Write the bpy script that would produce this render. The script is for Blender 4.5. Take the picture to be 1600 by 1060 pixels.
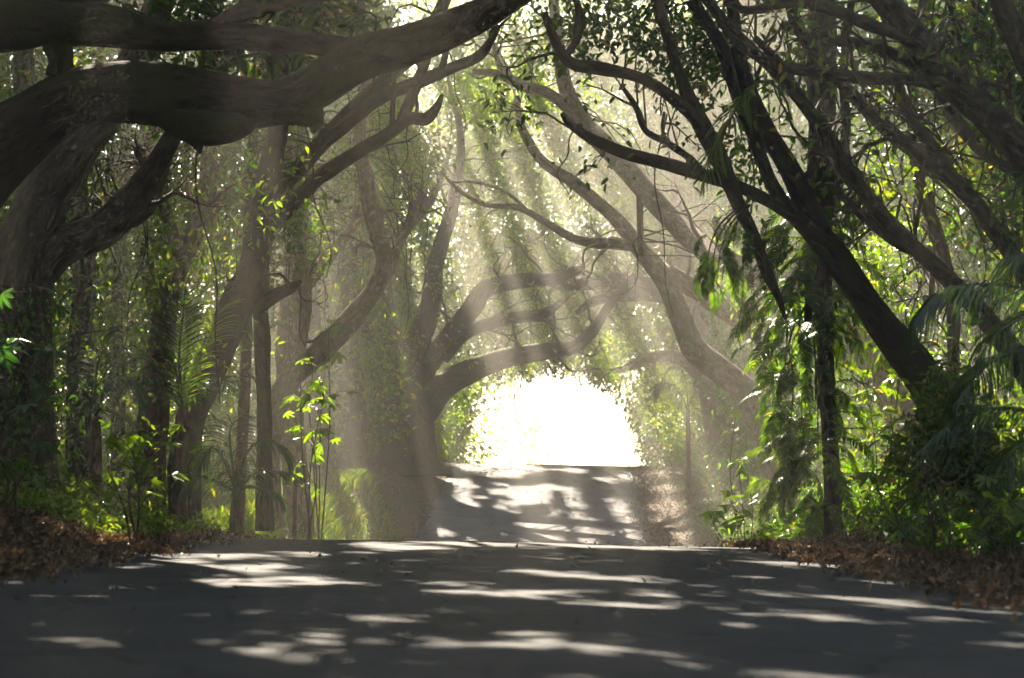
import bpy, math, numpy as np
from mathutils import Vector

for o in list(bpy.data.objects):
    bpy.data.objects.remove(o, do_unlink=True)
S = bpy.context.scene
COL = S.collection
RNG = np.random.default_rng(7)

# ------------------------------------------------------------------ camera
CZ = 0.72                       # eye height of a crouching photographer
FPX = 3111.0                    # focal length in pixels of a 1600 px wide frame
PITCH = math.atan((740 - 530) / FPX)
cam = bpy.data.cameras.new('camera')
cam.sensor_width = 36.0
cam.lens = 36.0 * FPX / 1600.0
cam.clip_start = 0.1
cam.clip_end = 1500
cam.dof.use_dof = True
cam.dof.focus_distance = 25.0
cam.dof.aperture_fstop = 3.2
camo = bpy.data.objects.new('camera', cam)
camo.location = (0, 0, CZ)
camo.rotation_euler = (math.pi / 2 + PITCH, 0, 0)
COL.objects.link(camo)
S.camera = camo

# ------------------------------------------------------------------ light
SUN_EL, SUN_AZ = math.radians(35.0), math.radians(-10.4)   # azimuth from +Y, negative = left
SUNV = np.array([math.sin(SUN_AZ) * math.cos(SUN_EL), math.cos(SUN_AZ) * math.cos(SUN_EL), math.sin(SUN_EL)])
W = bpy.data.worlds.new('World')
S.world = W
W.use_nodes = True
nt = W.node_tree
bg = nt.nodes['Background']
sky = nt.nodes.new('ShaderNodeTexSky')
sky.sky_type = 'NISHITA'
sky.sun_disc = False
sky.sun_elevation = SUN_EL
sky.sun_rotation = SUN_AZ
nt.links.new(sky.outputs[0], bg.inputs[0])
bg.inputs[1].default_value = 0.055
sl = bpy.data.lights.new('sun', 'SUN')
sl.energy = 5.0
sl.angle = math.radians(0.5)
sl.color = (1.0, 0.87, 0.67)
so = bpy.data.objects.new('sun', sl)
so.rotation_euler = Vector(SUNV).to_track_quat('Z', 'Y').to_euler()
so.location = (-20, 80, 60)
COL.objects.link(so)
S.view_settings.view_transform = 'Standard'
S.view_settings.look = 'None'
S.view_settings.exposure = 2.75
S.view_settings.gamma = 1.0
cy = S.cycles
cy.use_denoising = True
cy.max_bounces = 5
cy.diffuse_bounces = 3
cy.glossy_bounces = 2
cy.transmission_bounces = 4
cy.volume_bounces = 0
cy.use_adaptive_sampling = True
cy.adaptive_threshold = 0.03
cy.transparent_max_bounces = 4
cy.sample_clamp_indirect = 6.0
cy.caustics_reflective = False
cy.caustics_refractive = False

HAZE_DENSITY = 0.0042
HAZE_G = 0.48

# ------------------------------------------------------------------ maths helpers
def unp(px, py, d):
    """photo pixel + distance along the road -> point in the place"""
    u = (px - 800) / FPX
    v = (530 - py) / FPX
    cp, sp = math.cos(PITCH), math.sin(PITCH)
    y = cp - sp * v
    z = sp + cp * v
    s = d / y
    return np.array([u * s, d, CZ + z * s])

def proj(P):
    cp, sp = math.cos(PITCH), math.sin(PITCH)
    x, y, z = P[:, 0], P[:, 1], P[:, 2] - CZ
    f = y * cp + z * sp
    u = -y * sp + z * cp
    f = np.where(f < 0.1, 0.1, f)
    return 800 + FPX * x / f, 530 - FPX * u / f

def _h(ix, iy, iz, seed):
    n = (ix * 374761393 + iy * 668265263 + iz * 2147483647 + seed * 974711) & 0xFFFFFFFF
    n = ((n ^ (n >> 13)) * 1274126177) & 0xFFFFFFFF
    return ((n ^ (n >> 16)) & 0xFFFF) / 65535.0

def vnoise(P, seed=0):
    P = np.asarray(P, float)
    i = np.floor(P).astype(np.int64)
    f = P - i
    f = f * f * (3 - 2 * f)
    r = 0
    for a in (0, 1):
        for b in (0, 1):
            for c in (0, 1):
                w = (f[:, 0] if a else 1 - f[:, 0]) * (f[:, 1] if b else 1 - f[:, 1]) * (f[:, 2] if c else 1 - f[:, 2])
                r = r + w * _h(i[:, 0] + a, i[:, 1] + b, i[:, 2] + c, seed)
    return r * 2 - 1

def norm(v):
    return v / (np.linalg.norm(v, axis=-1, keepdims=True) + 1e-9)

def smooth(a, b, x):
    t = np.clip((x - a) / (b - a), 0, 1)
    return t * t * (3 - 2 * t)

def softcurve(xs, ys):
    g = np.linspace(-60, 340, 2001)
    v = np.interp(g, xs, ys)
    k = np.ones(11) / 11
    for _ in range(3):
        v = np.convolve(np.pad(v, 5, mode='edge'), k, mode='valid')
    return lambda y: np.interp(y, g, v)

road_c = softcurve([-60, 5, 11, 21, 35, 48, 62, 80, 120, 340], [0, -.05, -.14, -.3, 0.0, .45, 1.05, 1.9, 4.5, 20])
road_zr = softcurve([-60, 0, 5.3, 11, 17, 20.5, 23, 27, 32, 38, 43, 48, 55, 60.5, 63, 67, 75, 90, 120, 340],
                    [-.6, -.55, -.56, -.625, -.665, -.69, -.78, -1.2, -1.75, -2.1, -2.05, -1.56, -.6, .14, .3, .28, -.3, -1.8, -3, -3])
left_z = softcurve([-60, 5, 12, 16, 22, 28, 35, 45, 52, 58, 70, 90, 340], [-.3, -.35, -.3, -.34, -.66, -.7, -.55, -.25, 0, .4, .6, -.4, -2])
right_z = softcurve([-60, 5, 11, 16, 20, 28, 40, 48, 60, 70, 90, 340], [-.5, -.55, -.6, -.52, -.45, -.8, -1.35, -.95, .22, .3, -.6, -2])
HALF = 2.75

def ground_z(x, y):
    x = np.asarray(x, float); y = np.asarray(y, float)
    dx = x - road_c(y)
    a = np.abs(dx)
    zr = road_zr(y) - 0.017 * np.clip(dx, -4, 4)
    side = np.where(dx < 0, left_z(y), right_z(y))
    n = vnoise(np.stack([x * .55, y * .55, x * 0], -1).reshape(-1, 3), 3).reshape(x.shape)
    n2 = vnoise(np.stack([x * 2.1, y * 2.1, x * 0], -1).reshape(-1, 3), 4).reshape(x.shape)
    side = side + .05 * np.clip(a - 5, 0, 12) + n * .12 + n2 * .03
    side = side + .22 * np.exp(-(((x + 4.1) / .9) ** 2 + ((y - 14.8) / 2.2) ** 2))
    wdt = 2.0 - np.where(dx < 0, 1.1, -.8) * smooth(24, 30, y) * (1 - smooth(48, 54, y))
    t = smooth(HALF + .05, HALF + wdt, a)
    z = zr * (1 - t) + side * t
    z = z - .05 * (1 - smooth(HALF - .1, HALF + .12, a))      # bed under the asphalt sheet
    return z + CZ

def gz(x, y):
    return float(ground_z(np.array([x]), np.array([y]))[0])

# ------------------------------------------------------------------ mesh helpers
def make_mesh(name, V, F, mat, attr=None, shade=False):
    V = np.ascontiguousarray(V, dtype=np.float32)
    me = bpy.data.meshes.new(name)
    if not isinstance(F, list):
        F = [F]
    F = [np.asarray(f, dtype=np.int32) for f in F if len(f)]
    loops = np.concatenate([f.ravel() for f in F]) if F else np.zeros(0, np.int32)
    sizes = np.concatenate([np.full(len(f), f.shape[1], np.int32) for f in F]) if F else np.zeros(0, np.int32)
    me.vertices.add(len(V)); me.vertices.foreach_set('co', V.ravel())
    me.loops.add(len(loops)); me.loops.foreach_set('vertex_index', loops)
    me.polygons.add(len(sizes))
    st = np.zeros(len(sizes), np.int32)
    if len(sizes):
        st[1:] = np.cumsum(sizes)[:-1]
    me.polygons.foreach_set('loop_start', st)
    if shade:
        me.polygons.foreach_set('use_smooth', np.ones(len(sizes), bool))
    else:
        me.polygons.foreach_set('use_smooth', np.zeros(len(sizes), bool))
    if attr is not None:
        at = me.attributes.new('barkco', 'FLOAT_VECTOR', 'POINT')
        at.data.foreach_set('vector', np.ascontiguousarray(attr, dtype=np.float32).ravel())
    me.materials.append(mat)
    me.update(calc_edges=True)
    return me

def link(name, me, parent=None, loc=(0, 0, 0)):
    o = bpy.data.objects.new(name, me)
    COL.objects.link(o)
    o.location = loc
    if parent is not None:
        o.parent = parent
    return o

def thing(name, label, cat, loc, group=None):
    o = bpy.data.objects.new(name, None)
    o.empty_display_size = .2
    COL.objects.link(o)
    o.location = tuple(float(c) for c in loc)
    o['label'] = label; o['category'] = cat
    if group: o['group'] = group
    return o

def part(name, V, F, mat, root, attr=None, shade=False):
    base = np.array(root.location)
    return link(name, make_mesh(name, V - base, F, mat, attr, shade), root)

def stuff(name, V, F, mat, label, cat, shade=False, attr=None):
    o = link(name, make_mesh(name, V, F, mat, attr, shade))
    o['kind'] = 'stuff'; o['label'] = label; o['category'] = cat
    return o

class Acc:
    """collects pieces that become one mesh"""
    def __init__(s): s.V = []; s.F = {}; s.n = 0; s.A = []
    def add(s, V, F, A=None):
        if len(V) == 0: return
        for f in (F if isinstance(F, list) else [F]):
            f = np.asarray(f)
            if len(f): s.F.setdefault(f.shape[1], []).append(f + s.n)
        s.V.append(V); s.n += len(V)
        s.A.append(A if A is not None else np.zeros((len(V), 3)))
    def get(s):
        return np.concatenate(s.V), [np.concatenate(v) for v in s.F.values()], np.concatenate(s.A)

def catmull(P, seg):
    P = np.asarray(P, float)
    if len(P) == 2: 
        t = np.linspace(0, 1, seg + 1)[:, None]
        return P[0] * (1 - t) + P[1] * t
    Q = np.vstack([2 * P[0] - P[1], P, 2 * P[-1] - P[-2]])
    out = []
    for i in range(len(P) - 1):
        p0, p1, p2, p3 = Q[i:i + 4]
        for t in np.linspace(0, 1, seg, endpoint=False):
            out.append(.5 * (2 * p1 + (p2 - p0) * t + (2 * p0 - 5 * p1 + 4 * p2 - p3) * t * t + (3 * p1 - p0 - 3 * p2 + p3) * t ** 3))
    out.append(P[-1])
    return np.array(out)

def tube(P, R, sides=10, rough=.0, seed=0, cap=True, oval=0.0):
    """skin a polyline: returns V, faces, bark coordinates"""
    P = np.asarray(P, float); R = np.asarray(R, float)
    n = len(P)
    T = norm(np.gradient(P, axis=0))
    up = np.array([0.3, -0.2, 0.93]) if abs(T[0][2]) < .9 else np.array([0, -1.0, .1])
    N = np.zeros_like(P)
    v = np.cross(T[0], up); v /= np.linalg.norm(v) + 1e-9
    N[0] = v
    for i in range(1, n):
        v = N[i - 1] - T[i] * np.dot(N[i - 1], T[i])
        N[i] = v / (np.linalg.norm(v) + 1e-9)
    B = np.cross(T, N)
    s = np.concatenate([[0], np.cumsum(np.linalg.norm(np.diff(P, axis=0), axis=1))])
    th = np.linspace(0, 2 * math.pi, sides, endpoint=False)
    c, sn = np.cos(th), np.sin(th)
    rr = R[:, None] * np.ones(sides)[None]
    bc = np.stack([(R[:, None] * c[None] * 9), (R[:, None] * sn[None] * 9), np.repeat(s[:, None] * 3.2, sides, 1)], -1).reshape(-1, 3)
    if rough > 0:
        q = np.stack([np.repeat(c[None], n, 0) * 1.1, np.repeat(sn[None], n, 0) * 1.1, np.repeat((s / (R.mean() * 3.2))[:, None], sides, 1)], -1).reshape(-1, 3)
        d = vnoise(q + seed * 3.7, seed) * .55 + vnoise(q * np.array([2.6, 2.6, 1.3]) + 9.1, seed + 1) * .3 + vnoise(q * np.array([6, 6, 2.2]), seed + 2) * .16
        rr = rr * (1 + rough * d.reshape(n, sides))
    V = P[:, None] + rr[..., None] * (c[None, :, None] * N[:, None] + sn[None, :, None] * B[:, None])
    V = V.reshape(-1, 3)
    i = np.arange(n - 1)[:, None] * sides
    j = np.arange(sides)[None]
    k = (j + 1) % sides
    F = np.stack([i + j, i + k, i + sides + k, i + sides + j], -1).reshape(-1, 4)
    Fs = [F]
    if cap:
        V = np.vstack([V, P[0], P[-1]])
        bc = np.vstack([bc, bc[0], bc[-1]])
        jj = np.arange(sides); kk = (jj + 1) % sides
        Fs.append(np.stack([kk, jj, np.full(sides, n * sides)], -1))
        o = (n - 1) * sides
        Fs.append(np.stack([o + jj, o + kk, np.full(sides, n * sides + 1)], -1))
        Fs = [Fs[0], np.vstack(Fs[1:])]
    return V, Fs, bc

# ------------------------------------------------------------------ materials
def new_mat(name):
    m = bpy.data.materials.new(name)
    m.use_nodes = True
    t = m.node_tree
    b = t.nodes['Principled BSDF']
    return m, t, b

def ramp(t, stops, fac):
    r = t.nodes.new('ShaderNodeValToRGB')
    e = r.color_ramp.elements
    while len(e) < len(stops): e.new(.5)
    for el, (p, c) in zip(e, stops):
        el.position = p; el.color = (*c, 1)
    t.links.new(fac, r.inputs[0])
    return r.outputs[0]

def noise_node(t, vec, scale, detail=4, rough=.6, dist=0):
    n = t.nodes.new('ShaderNodeTexNoise')
    n.inputs['Scale'].default_value = scale
    n.inputs['Detail'].default_value = detail
    n.inputs['Roughness'].default_value = rough
    n.inputs['Distortion'].default_value = dist
    if vec is not None: t.links.new(vec, n.inputs['Vector'])
    return n.outputs[0]

def leaf_mat(name, stops, trans=(2.3, 2.1, .4), mix=.5, rough=.4):
    m, t, b = new_mat(name)
    g = t.nodes.new('ShaderNodeNewGeometry')
    c = ramp(t, stops, g.outputs['Random Per Island'])
    b.inputs['Roughness'].default_value = rough
    b.inputs['Specular IOR Level'].default_value = .45
    t.links.new(c, b.inputs['Base Color'])
    mu = t.nodes.new('ShaderNodeMix'); mu.data_type = 'RGBA'; mu.blend_type = 'MULTIPLY'; mu.inputs[0].default_value = 1
    t.links.new(c, mu.inputs[6]); mu.inputs[7].default_value = (*trans, 1)
    tr = t.nodes.new('ShaderNodeBsdfTranslucent')
    t.links.new(mu.outputs[2], tr.inputs[0])
    mx = t.nodes.new('ShaderNodeMixShader'); mx.inputs[0].default_value = mix
    t.links.new(b.outputs[0], mx.inputs[1]); t.links.new(tr.outputs[0], mx.inputs[2])
    t.links.new(mx.outputs[0], t.nodes['Material Output'].inputs[0])
    return m

def bark_mat(name, dark, mid, lichen, lic=.62, bump=.6, moss=None):
    m, t, b = new_mat(name)
    a = t.nodes.new('ShaderNodeAttribute'); a.attribute_name = 'barkco'
    v = a.outputs['Vector']
    n1 = noise_node(t, v, 1.7, 8, .68, .5)
    tc = t.nodes.new('ShaderNodeTexCoord')
    n2 = noise_node(t, tc.outputs['Object'], 2.3, 5, .65)
    n3 = noise_node(t, tc.outputs['Object'], 9.0, 4, .6)
    base = ramp(t, [(.38, dark), (.6, mid)], n1)
    lich = ramp(t, [(lic, (0, 0, 0)), (lic + .07, (1, 1, 1))], n3)
    mx = t.nodes.new('ShaderNodeMix'); mx.data_type = 'RGBA'
    t.links.new(lich, mx.inputs[0]); t.links.new(base, mx.inputs[6]); mx.inputs[7].default_value = (*lichen, 1)
    out = mx.outputs[2]
    if moss:
        mo = ramp(t, [(.5, (0, 0, 0)), (.6, (1, 1, 1))], n2)
        m2 = t.nodes.new('ShaderNodeMix'); m2.data_type = 'RGBA'
        t.links.new(mo, m2.inputs[0]); t.links.new(out, m2.inputs[6]); m2.inputs[7].default_value = (*moss, 1)
        out = m2.outputs[2]
    t.links.new(out, b.inputs['Base Color'])
    b.inputs['Roughness'].default_value = .85
    b.inputs['Specular IOR Level'].default_value = .3
    bp = t.nodes.new('ShaderNodeBump'); bp.inputs['Strength'].default_value = bump; bp.inputs['Distance'].default_value = .12
    ad = t.nodes.new('ShaderNodeMath'); ad.operation = 'MULTIPLY_ADD'; ad.inputs[1].default_value = .35
    n4 = noise_node(t, tc.outputs['Object'], 28, 3, .7)
    t.links.new(n4, ad.inputs[0]); t.links.new(n1, ad.inputs[2])
    t.links.new(ad.outputs[0], bp.inputs['Height']); t.links.new(bp.outputs[0], b.inputs['Normal'])
    return m

BARK_DARK = bark_mat('bark_dark', (.016, .010, .006), (.085, .056, .033), (.12, .105, .065), .68, .6, moss=(.06, .06, .012))
BARK_GREY = bark_mat('bark_grey', (.03, .02, .012), (.14, .1, .062), (.26, .225, .16), .62, .9)
BARK_RED = bark_mat('bark_reddish', (.055, .028, .014), (.18, .095, .052), (.2, .16, .1), .68, .7)
BARK_PALE = bark_mat('bark_pale', (.09, .06, .036), (.28, .2, .13), (.34, .3, .22), .6, .7, moss=(.11, .10, .03))
TWIG = bark_mat('twig_bark', (.04, .025, .014), (.12, .08, .048), (.2, .17, .12), .7, .3)
TWIG_PALE = bark_mat('bleached_twig', (.32, .26, .19), (.55, .47, .37), (.52, .48, .4), .65, .2)
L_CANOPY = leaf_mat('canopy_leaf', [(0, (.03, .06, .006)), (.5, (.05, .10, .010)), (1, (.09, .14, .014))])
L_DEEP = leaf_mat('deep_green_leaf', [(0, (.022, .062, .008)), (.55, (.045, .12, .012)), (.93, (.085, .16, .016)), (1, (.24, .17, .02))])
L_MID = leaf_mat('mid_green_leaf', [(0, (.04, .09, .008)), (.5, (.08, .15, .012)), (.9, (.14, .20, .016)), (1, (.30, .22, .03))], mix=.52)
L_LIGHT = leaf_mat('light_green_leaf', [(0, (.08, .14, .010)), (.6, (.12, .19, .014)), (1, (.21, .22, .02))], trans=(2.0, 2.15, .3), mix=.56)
L_BLUE = leaf_mat('bluish_leaf', [(0, (.018, .055, .028)), (.6, (.03, .095, .042)), (1, (.06, .13, .05))], mix=.35, rough=.28)
L_PALM = leaf_mat('palm_leaflet', [(0, (.022, .055, .02)), (.6, (.04, .09, .03)), (1, (.07, .12, .03))], mix=.3, rough=.24)
L_GRASS = leaf_mat('grass_blade', [(0, (.06, .12, .010)), (.6, (.10, .18, .014)), (1, (.2, .2, .03))], mix=.5)
L_LITTER = leaf_mat('dry_leaf', [(0, (.05, .028, .015)), (.4, (.12, .065, .033)), (.75, (.2, .115, .06)), (1, (.32, .21, .12))], trans=(1, .9, .7), mix=.15, rough=.6)
L_DRY = leaf_mat('dry_strand', [(0, (.10, .075, .045)), (1, (.24, .19, .12))], trans=(1, .95, .8), mix=.25, rough=.7)

def ground_mat():
    m, t, b = new_mat('forest_floor')
    g = t.nodes.new('ShaderNodeNewGeometry')
    n1 = noise_node(t, g.outputs['Position'], 14, 6, .75)
    n2 = noise_node(t, g.outputs['Position'], .8, 4, .6)
    c1 = ramp(t, [(.3, (.03, .019, .012)), (.5, (.085, .05, .03)), (.72, (.17, .105, .065))], n1)
    c2 = ramp(t, [(.3, (.035, .04, .014)), (.7, (.08, .07, .035))], n1)
    mx = t.nodes.new('ShaderNodeMix'); mx.data_type = 'RGBA'
    f = ramp(t, [(.48, (0, 0, 0)), (.66, (1, 1, 1))], n2)
    t.links.new(f, mx.inputs[0]); t.links.new(c1, mx.inputs[6]); t.links.new(c2, mx.inputs[7])
    t.links.new(mx.outputs[2], b.inputs['Base Color'])
    b.inputs['Roughness'].default_value = .95
    bp = t.nodes.new('ShaderNodeBump'); bp.inputs['Strength'].default_value = .8; bp.inputs['Distance'].default_value = .06
    t.links.new(n1, bp.inputs['Height']); t.links.new(bp.outputs[0], b.inputs['Normal'])
    return m

def road_mat():
    m, t, b = new_mat('worn_asphalt')
    g = t.nodes.new('ShaderNodeNewGeometry')
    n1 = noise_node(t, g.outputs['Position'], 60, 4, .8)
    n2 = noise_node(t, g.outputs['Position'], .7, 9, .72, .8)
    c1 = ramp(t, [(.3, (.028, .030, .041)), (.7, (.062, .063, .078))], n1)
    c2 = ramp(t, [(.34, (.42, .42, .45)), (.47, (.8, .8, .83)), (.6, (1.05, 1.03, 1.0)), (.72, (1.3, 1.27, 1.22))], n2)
    vo = t.nodes.new('ShaderNodeTexVoronoi'); vo.feature = 'DISTANCE_TO_EDGE'; vo.inputs['Scale'].default_value = .55
    wob = t.nodes.new('ShaderNodeVectorMath'); wob.operation = 'ADD'
    nz = t.nodes.new('ShaderNodeTexNoise'); nz.inputs['Scale'].default_value = 1.6; nz.inputs['Detail'].default_value = 5
    t.links.new(g.outputs['Position'], nz.inputs['Vector']); t.links.new(g.outputs['Position'], wob.inputs[0]); t.links.new(nz.outputs[1], wob.inputs[1])
    t.links.new(wob.outputs[0], vo.inputs['Vector'])
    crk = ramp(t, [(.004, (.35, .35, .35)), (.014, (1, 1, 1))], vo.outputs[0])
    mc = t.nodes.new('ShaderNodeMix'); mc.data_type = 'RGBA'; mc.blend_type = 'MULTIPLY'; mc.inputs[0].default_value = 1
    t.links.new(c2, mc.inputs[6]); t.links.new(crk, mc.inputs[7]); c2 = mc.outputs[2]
    mx = t.nodes.new('ShaderNodeMix'); mx.data_type = 'RGBA'; mx.blend_type = 'MULTIPLY'; mx.inputs[0].default_value = 1
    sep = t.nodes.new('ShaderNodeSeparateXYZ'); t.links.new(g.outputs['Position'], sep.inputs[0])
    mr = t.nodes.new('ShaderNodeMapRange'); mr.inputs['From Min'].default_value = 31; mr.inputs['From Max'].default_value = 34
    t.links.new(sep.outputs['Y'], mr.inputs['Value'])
    far_haze = ramp(t, [(.3, (.11, .105, .128)), (.7, (.18, .174, .2))], n1)  # far stretch painted paler, standing in for haze and light over it
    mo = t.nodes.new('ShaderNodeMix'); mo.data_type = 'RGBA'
    t.links.new(mr.outputs[0], mo.inputs[0]); t.links.new(c1, mo.inputs[6]); t.links.new(far_haze, mo.inputs[7])
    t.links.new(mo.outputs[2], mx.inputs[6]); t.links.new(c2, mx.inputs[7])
    t.links.new(mx.outputs[2], b.inputs['Base Color'])
    b.inputs['Roughness'].default_value = .85
    b.inputs['Specular IOR Level'].default_value = .2
    bp = t.nodes.new('ShaderNodeBump'); bp.inputs['Strength'].default_value = .5; bp.inputs['Distance'].default_value = .01
    t.links.new(n1, bp.inputs['Height']); t.links.new(bp.outputs[0], b.inputs['Normal'])
    return m

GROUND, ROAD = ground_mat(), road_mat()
m, t, b = new_mat('tar_seam'); b.inputs['Base Color'].default_value = (.045, .045, .048, 1); b.inputs['Roughness'].default_value = .9; b.inputs['Specular IOR Level'].default_value = .1
TAR = m

# ------------------------------------------------------------------ sun gaps in the canopy
# each entry: a sunlit spot (photo pixel, distance) and the radius of the opening above it
GAPS = []
def gap_ground(px, py, r, d=None):
    """sunlit patch on the ground seen at this pixel"""
    if d is None:
        ds = np.linspace(4, 75, 1500)
        P = np.array([unp(px, py, q) for q in ds])
        below = P[:, 2] < ground_z(P[:, 0], P[:, 1]) + .05
        if not below.any(): return
        p = P[np.argmax(below)]
    else:
        p = unp(px, py, d)
    GAPS.append((p, r * (.68 if p[1] < 20 else 1), .7))
def gap(px, py, d, r, t0=1.2):
    GAPS.append((unp(px, py, d), r, t0))

# ------------------------------------------------------------------ leaves
# openings cut in the leaves for light shafts: (bearing from the camera, half width)
SLOTS = [(-.052, .004), (-.034, .005), (-.003, .011), (.0175, .005), (.038, .006), (.060, .0065), (.084, .0045)]
def carve(P):
    keep = np.ones(len(P), bool)
    h = (P[:, 2] - 2.6) / SUNV[2]
    yb = P[:, 1] - h * SUNV[1]
    xb = P[:, 0] - h * SUNV[0]
    q = (yb > 36) & (yb < 60) & (h > 2.5)
    if q.any():
        bear = xb / np.maximum(yb, 1) + .0018 * vnoise(np.stack([yb * .35, xb * .6, P[:, 2] * .2], -1), 88)
        brk = vnoise(np.stack([xb * .9, yb * .9, yb * 0], -1), 89) < .55
        for c, w in SLOTS:
            keep &= ~(q & (np.abs(bear - c) < w) & brk)
    a_ = np.abs(P[:, 0] - road_c(P[:, 1])); hh = P[:, 2] - CZ - road_zr(P[:, 1])
    keep &= ~((P[:, 1] > 54) & (P[:, 1] < 90) & ((a_ / 3.0) ** 2 + ((hh - .3) / 2.7) ** 2 < 1))      # the lane itself stays open
    jit = None
    for p0, r, t0 in GAPS:
        w = P - p0
        tt = w @ SUNV
        d2 = (w * w).sum(1) - tt * tt
        near = (tt > t0) & (d2 < (r * 1.5) ** 2)
        if near.any():
            if jit is None: jit = 1 + .35 * vnoise(P * 1.9, 21)
            keep &= ~(near & (d2 < (r * jit) ** 2))
    return keep

def leaves(C, k, spread, size, rng, aspect=.45, droop=.35, hexa=False, carving=True, flat=.7, fold=.12, squash=1.0):
    C = np.asarray(C, float)
    if len(C) == 0: return np.zeros((0, 3)), np.zeros((0, 3), int)
    n = len(C) * k
    off = rng.normal(size=(n, 3)) * spread
    off[:, 2] *= squash
    P = np.repeat(C, k, 0) + off
    if carving:
        kp = carve(P)
        P, off = P[kp], off[kp]
        n = len(P)
    D = norm(rng.normal(size=(n, 3)) + norm(off) * .7 + np.array([0, 0, -droop * 1.6]))
    U = norm(rng.normal(size=(n, 3)) * flat + np.array([0, 0, 1.0]))
    Sd = norm(np.cross(D, U))
    Nn = np.cross(Sd, D)
    L = (size * rng.uniform(.65, 1.3, n))[:, None]
    Wd = L * aspect * .5
    if not hexa:
        V = np.stack([P, P + D * L * .45 + Sd * Wd + Nn * L * fold, P + D * L - Nn * L * .06, P + D * L * .45 - Sd * Wd + Nn * L * fold], 1).reshape(-1, 3)
        i = np.arange(n)[:, None] * 4
        F = np.concatenate([i + np.array([[0, 1, 2]]), i + np.array([[0, 2, 3]])], 0)
        return V, F
    V = np.stack([P, P + D * L * .28 + Sd * Wd * .85 + Nn * L * fold * .7, P + D * L * .65 + Sd * Wd * .8 + Nn * L * fold * .6,
                  P + D * L - Nn * L * .1, P + D * L * .65 - Sd * Wd * .8 + Nn * L * fold * .6, P + D * L * .28 - Sd * Wd * .85 + Nn * L * fold * .7], 1).reshape(-1, 3)
    i = np.arange(n)[:, None] * 6
    F = np.concatenate([i + np.array([[0, 1, 2, 3]]), i + np.array([[0, 3, 4, 5]])], 0)
    return V, F

def in_corridor(P):
    """free space above the road"""
    a = np.abs(P[:, 0] - road_c(P[:, 1]))
    h = P[:, 2] - CZ - road_zr(P[:, 1])
    left_verge = (P[:, 0] < road_c(P[:, 1])) & (a < 5.2) & (P[:, 1] > 24) & (P[:, 1] < 62) & (P[:, 2] < ground_z(P[:, 0], P[:, 1]) + 2.0)
    far = P[:, 1] > 56
    c_ = np.where(far, (a / 3.25) ** 2 + ((h - .3) / 3.0) ** 2 < 1, (a < 3.0) & (h < 3.2))
    return (c_ & (P[:, 1] > -5)) | left_verge

def blob_centres(blobs, rng, thr=-.1, nscale=1.1, seed=5):
    """blobs: (px, py, d, rx_px, ry_px, rz_m, n) -> cluster centres, uneven through the volume"""
    out = []
    for (px, py, d, rx, ry, rz, n) in blobs:
        u = norm(rng.normal(size=(n, 3))) * rng.uniform(.15, 1, n)[:, None] ** .5
        c = unp(px, py, d)
        P = c + u * np.array([rx * d / FPX, rz, ry * d / FPX])
        out.append(P)
    P = np.concatenate(out)
    P = P[vnoise(P * nscale, seed) > thr]
    return P[~(in_corridor(P) & (P[:, 1] < 55))]

# ------------------------------------------------------------------ trees
def px_curve(pts, seg=7):
    """pts: (px, py, d, r_px)"""
    P = np.array([unp(a, b, c) for a, b, c, r in pts])
    R = np.array([r * c / FPX for a, b, c, r in pts])
    q = catmull(np.column_stack([P, R]), seg)
    q[:, 3] = np.maximum(q[:, 3], .004)
    return q[:, :3], q[:, 3]

def twigs_to(C, limbs, rng, acc, maxd=3.0, n=120, r0=.011):
    pts = np.concatenate([l for l in limbs])
    if len(C) == 0: return
    sel = rng.permutation(len(C))[:n]
    for i in sel:
        c = C[i]
        d = np.linalg.norm(pts - c, axis=1)
        dm = d.min()
        if dm > maxd or dm < .15: continue
        near = np.nonzero(d < dm * 1.2 + .25)[0]
        j = near[rng.integers(0, len(near))]
        a = pts[j]
        m1 = a * .62 + c * .38 + rng.normal(size=3) * .09 * d[j] + np.array([0, 0, .1 * d[j]])
        m2 = a * .3 + c * .7 + rng.normal(size=3) * .06 * d[j]
        q = catmull([a, m1, m2, c], 3)
        acc.add(*tube(q, np.linspace(r0 * (.6 + .35 * d[j]), .004, len(q)), 4, cap=False))

def side_shoots(limbs, n, length, rng, acc, ends, r_rel=.28, up=.35, toward=None):
    """forking side branches growing out of the limbs; ends collects their tips"""
    for P, R in limbs:
        for _ in range(n):
            i = rng.integers(int(len(P) * .25), len(P) - 1)
            p = P[i].copy(); r = min(R[i] * r_rel + .008, .05)
            dirn = norm(rng.normal(size=3) + np.array([0, 0, up]) + norm(P[min(i + 3, len(P) - 1)] - P[i]) * .8)
            L = length * rng.uniform(.5, 1.2)
            pts = [p.copy()]
            for s in range(6):
                dirn = norm(dirn + rng.normal(size=3) * .35 + np.array([0, 0, .06]))
                p = p + dirn * L / 6
                pts.append(p.copy())
                if s in (2, 3, 4) and rng.random() < .7:
                    d2 = norm(dirn + rng.normal(size=3) * .8); q = [p.copy()]
                    for _k in range(4):
                        d2 = norm(d2 + rng.normal(size=3) * .35); q.append(q[-1] + d2 * L / 11)
                    q = catmull(q, 2)
                    acc.add(*tube(q, np.linspace(r * .45, .003, len(q)), 4, cap=False))
                    ends.append(q[-1])
            q = catmull(pts, 2)
            acc.add(*tube(q, np.linspace(r, .004, len(q)), 5, cap=False))
            ends.append(q[-1])

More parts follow.
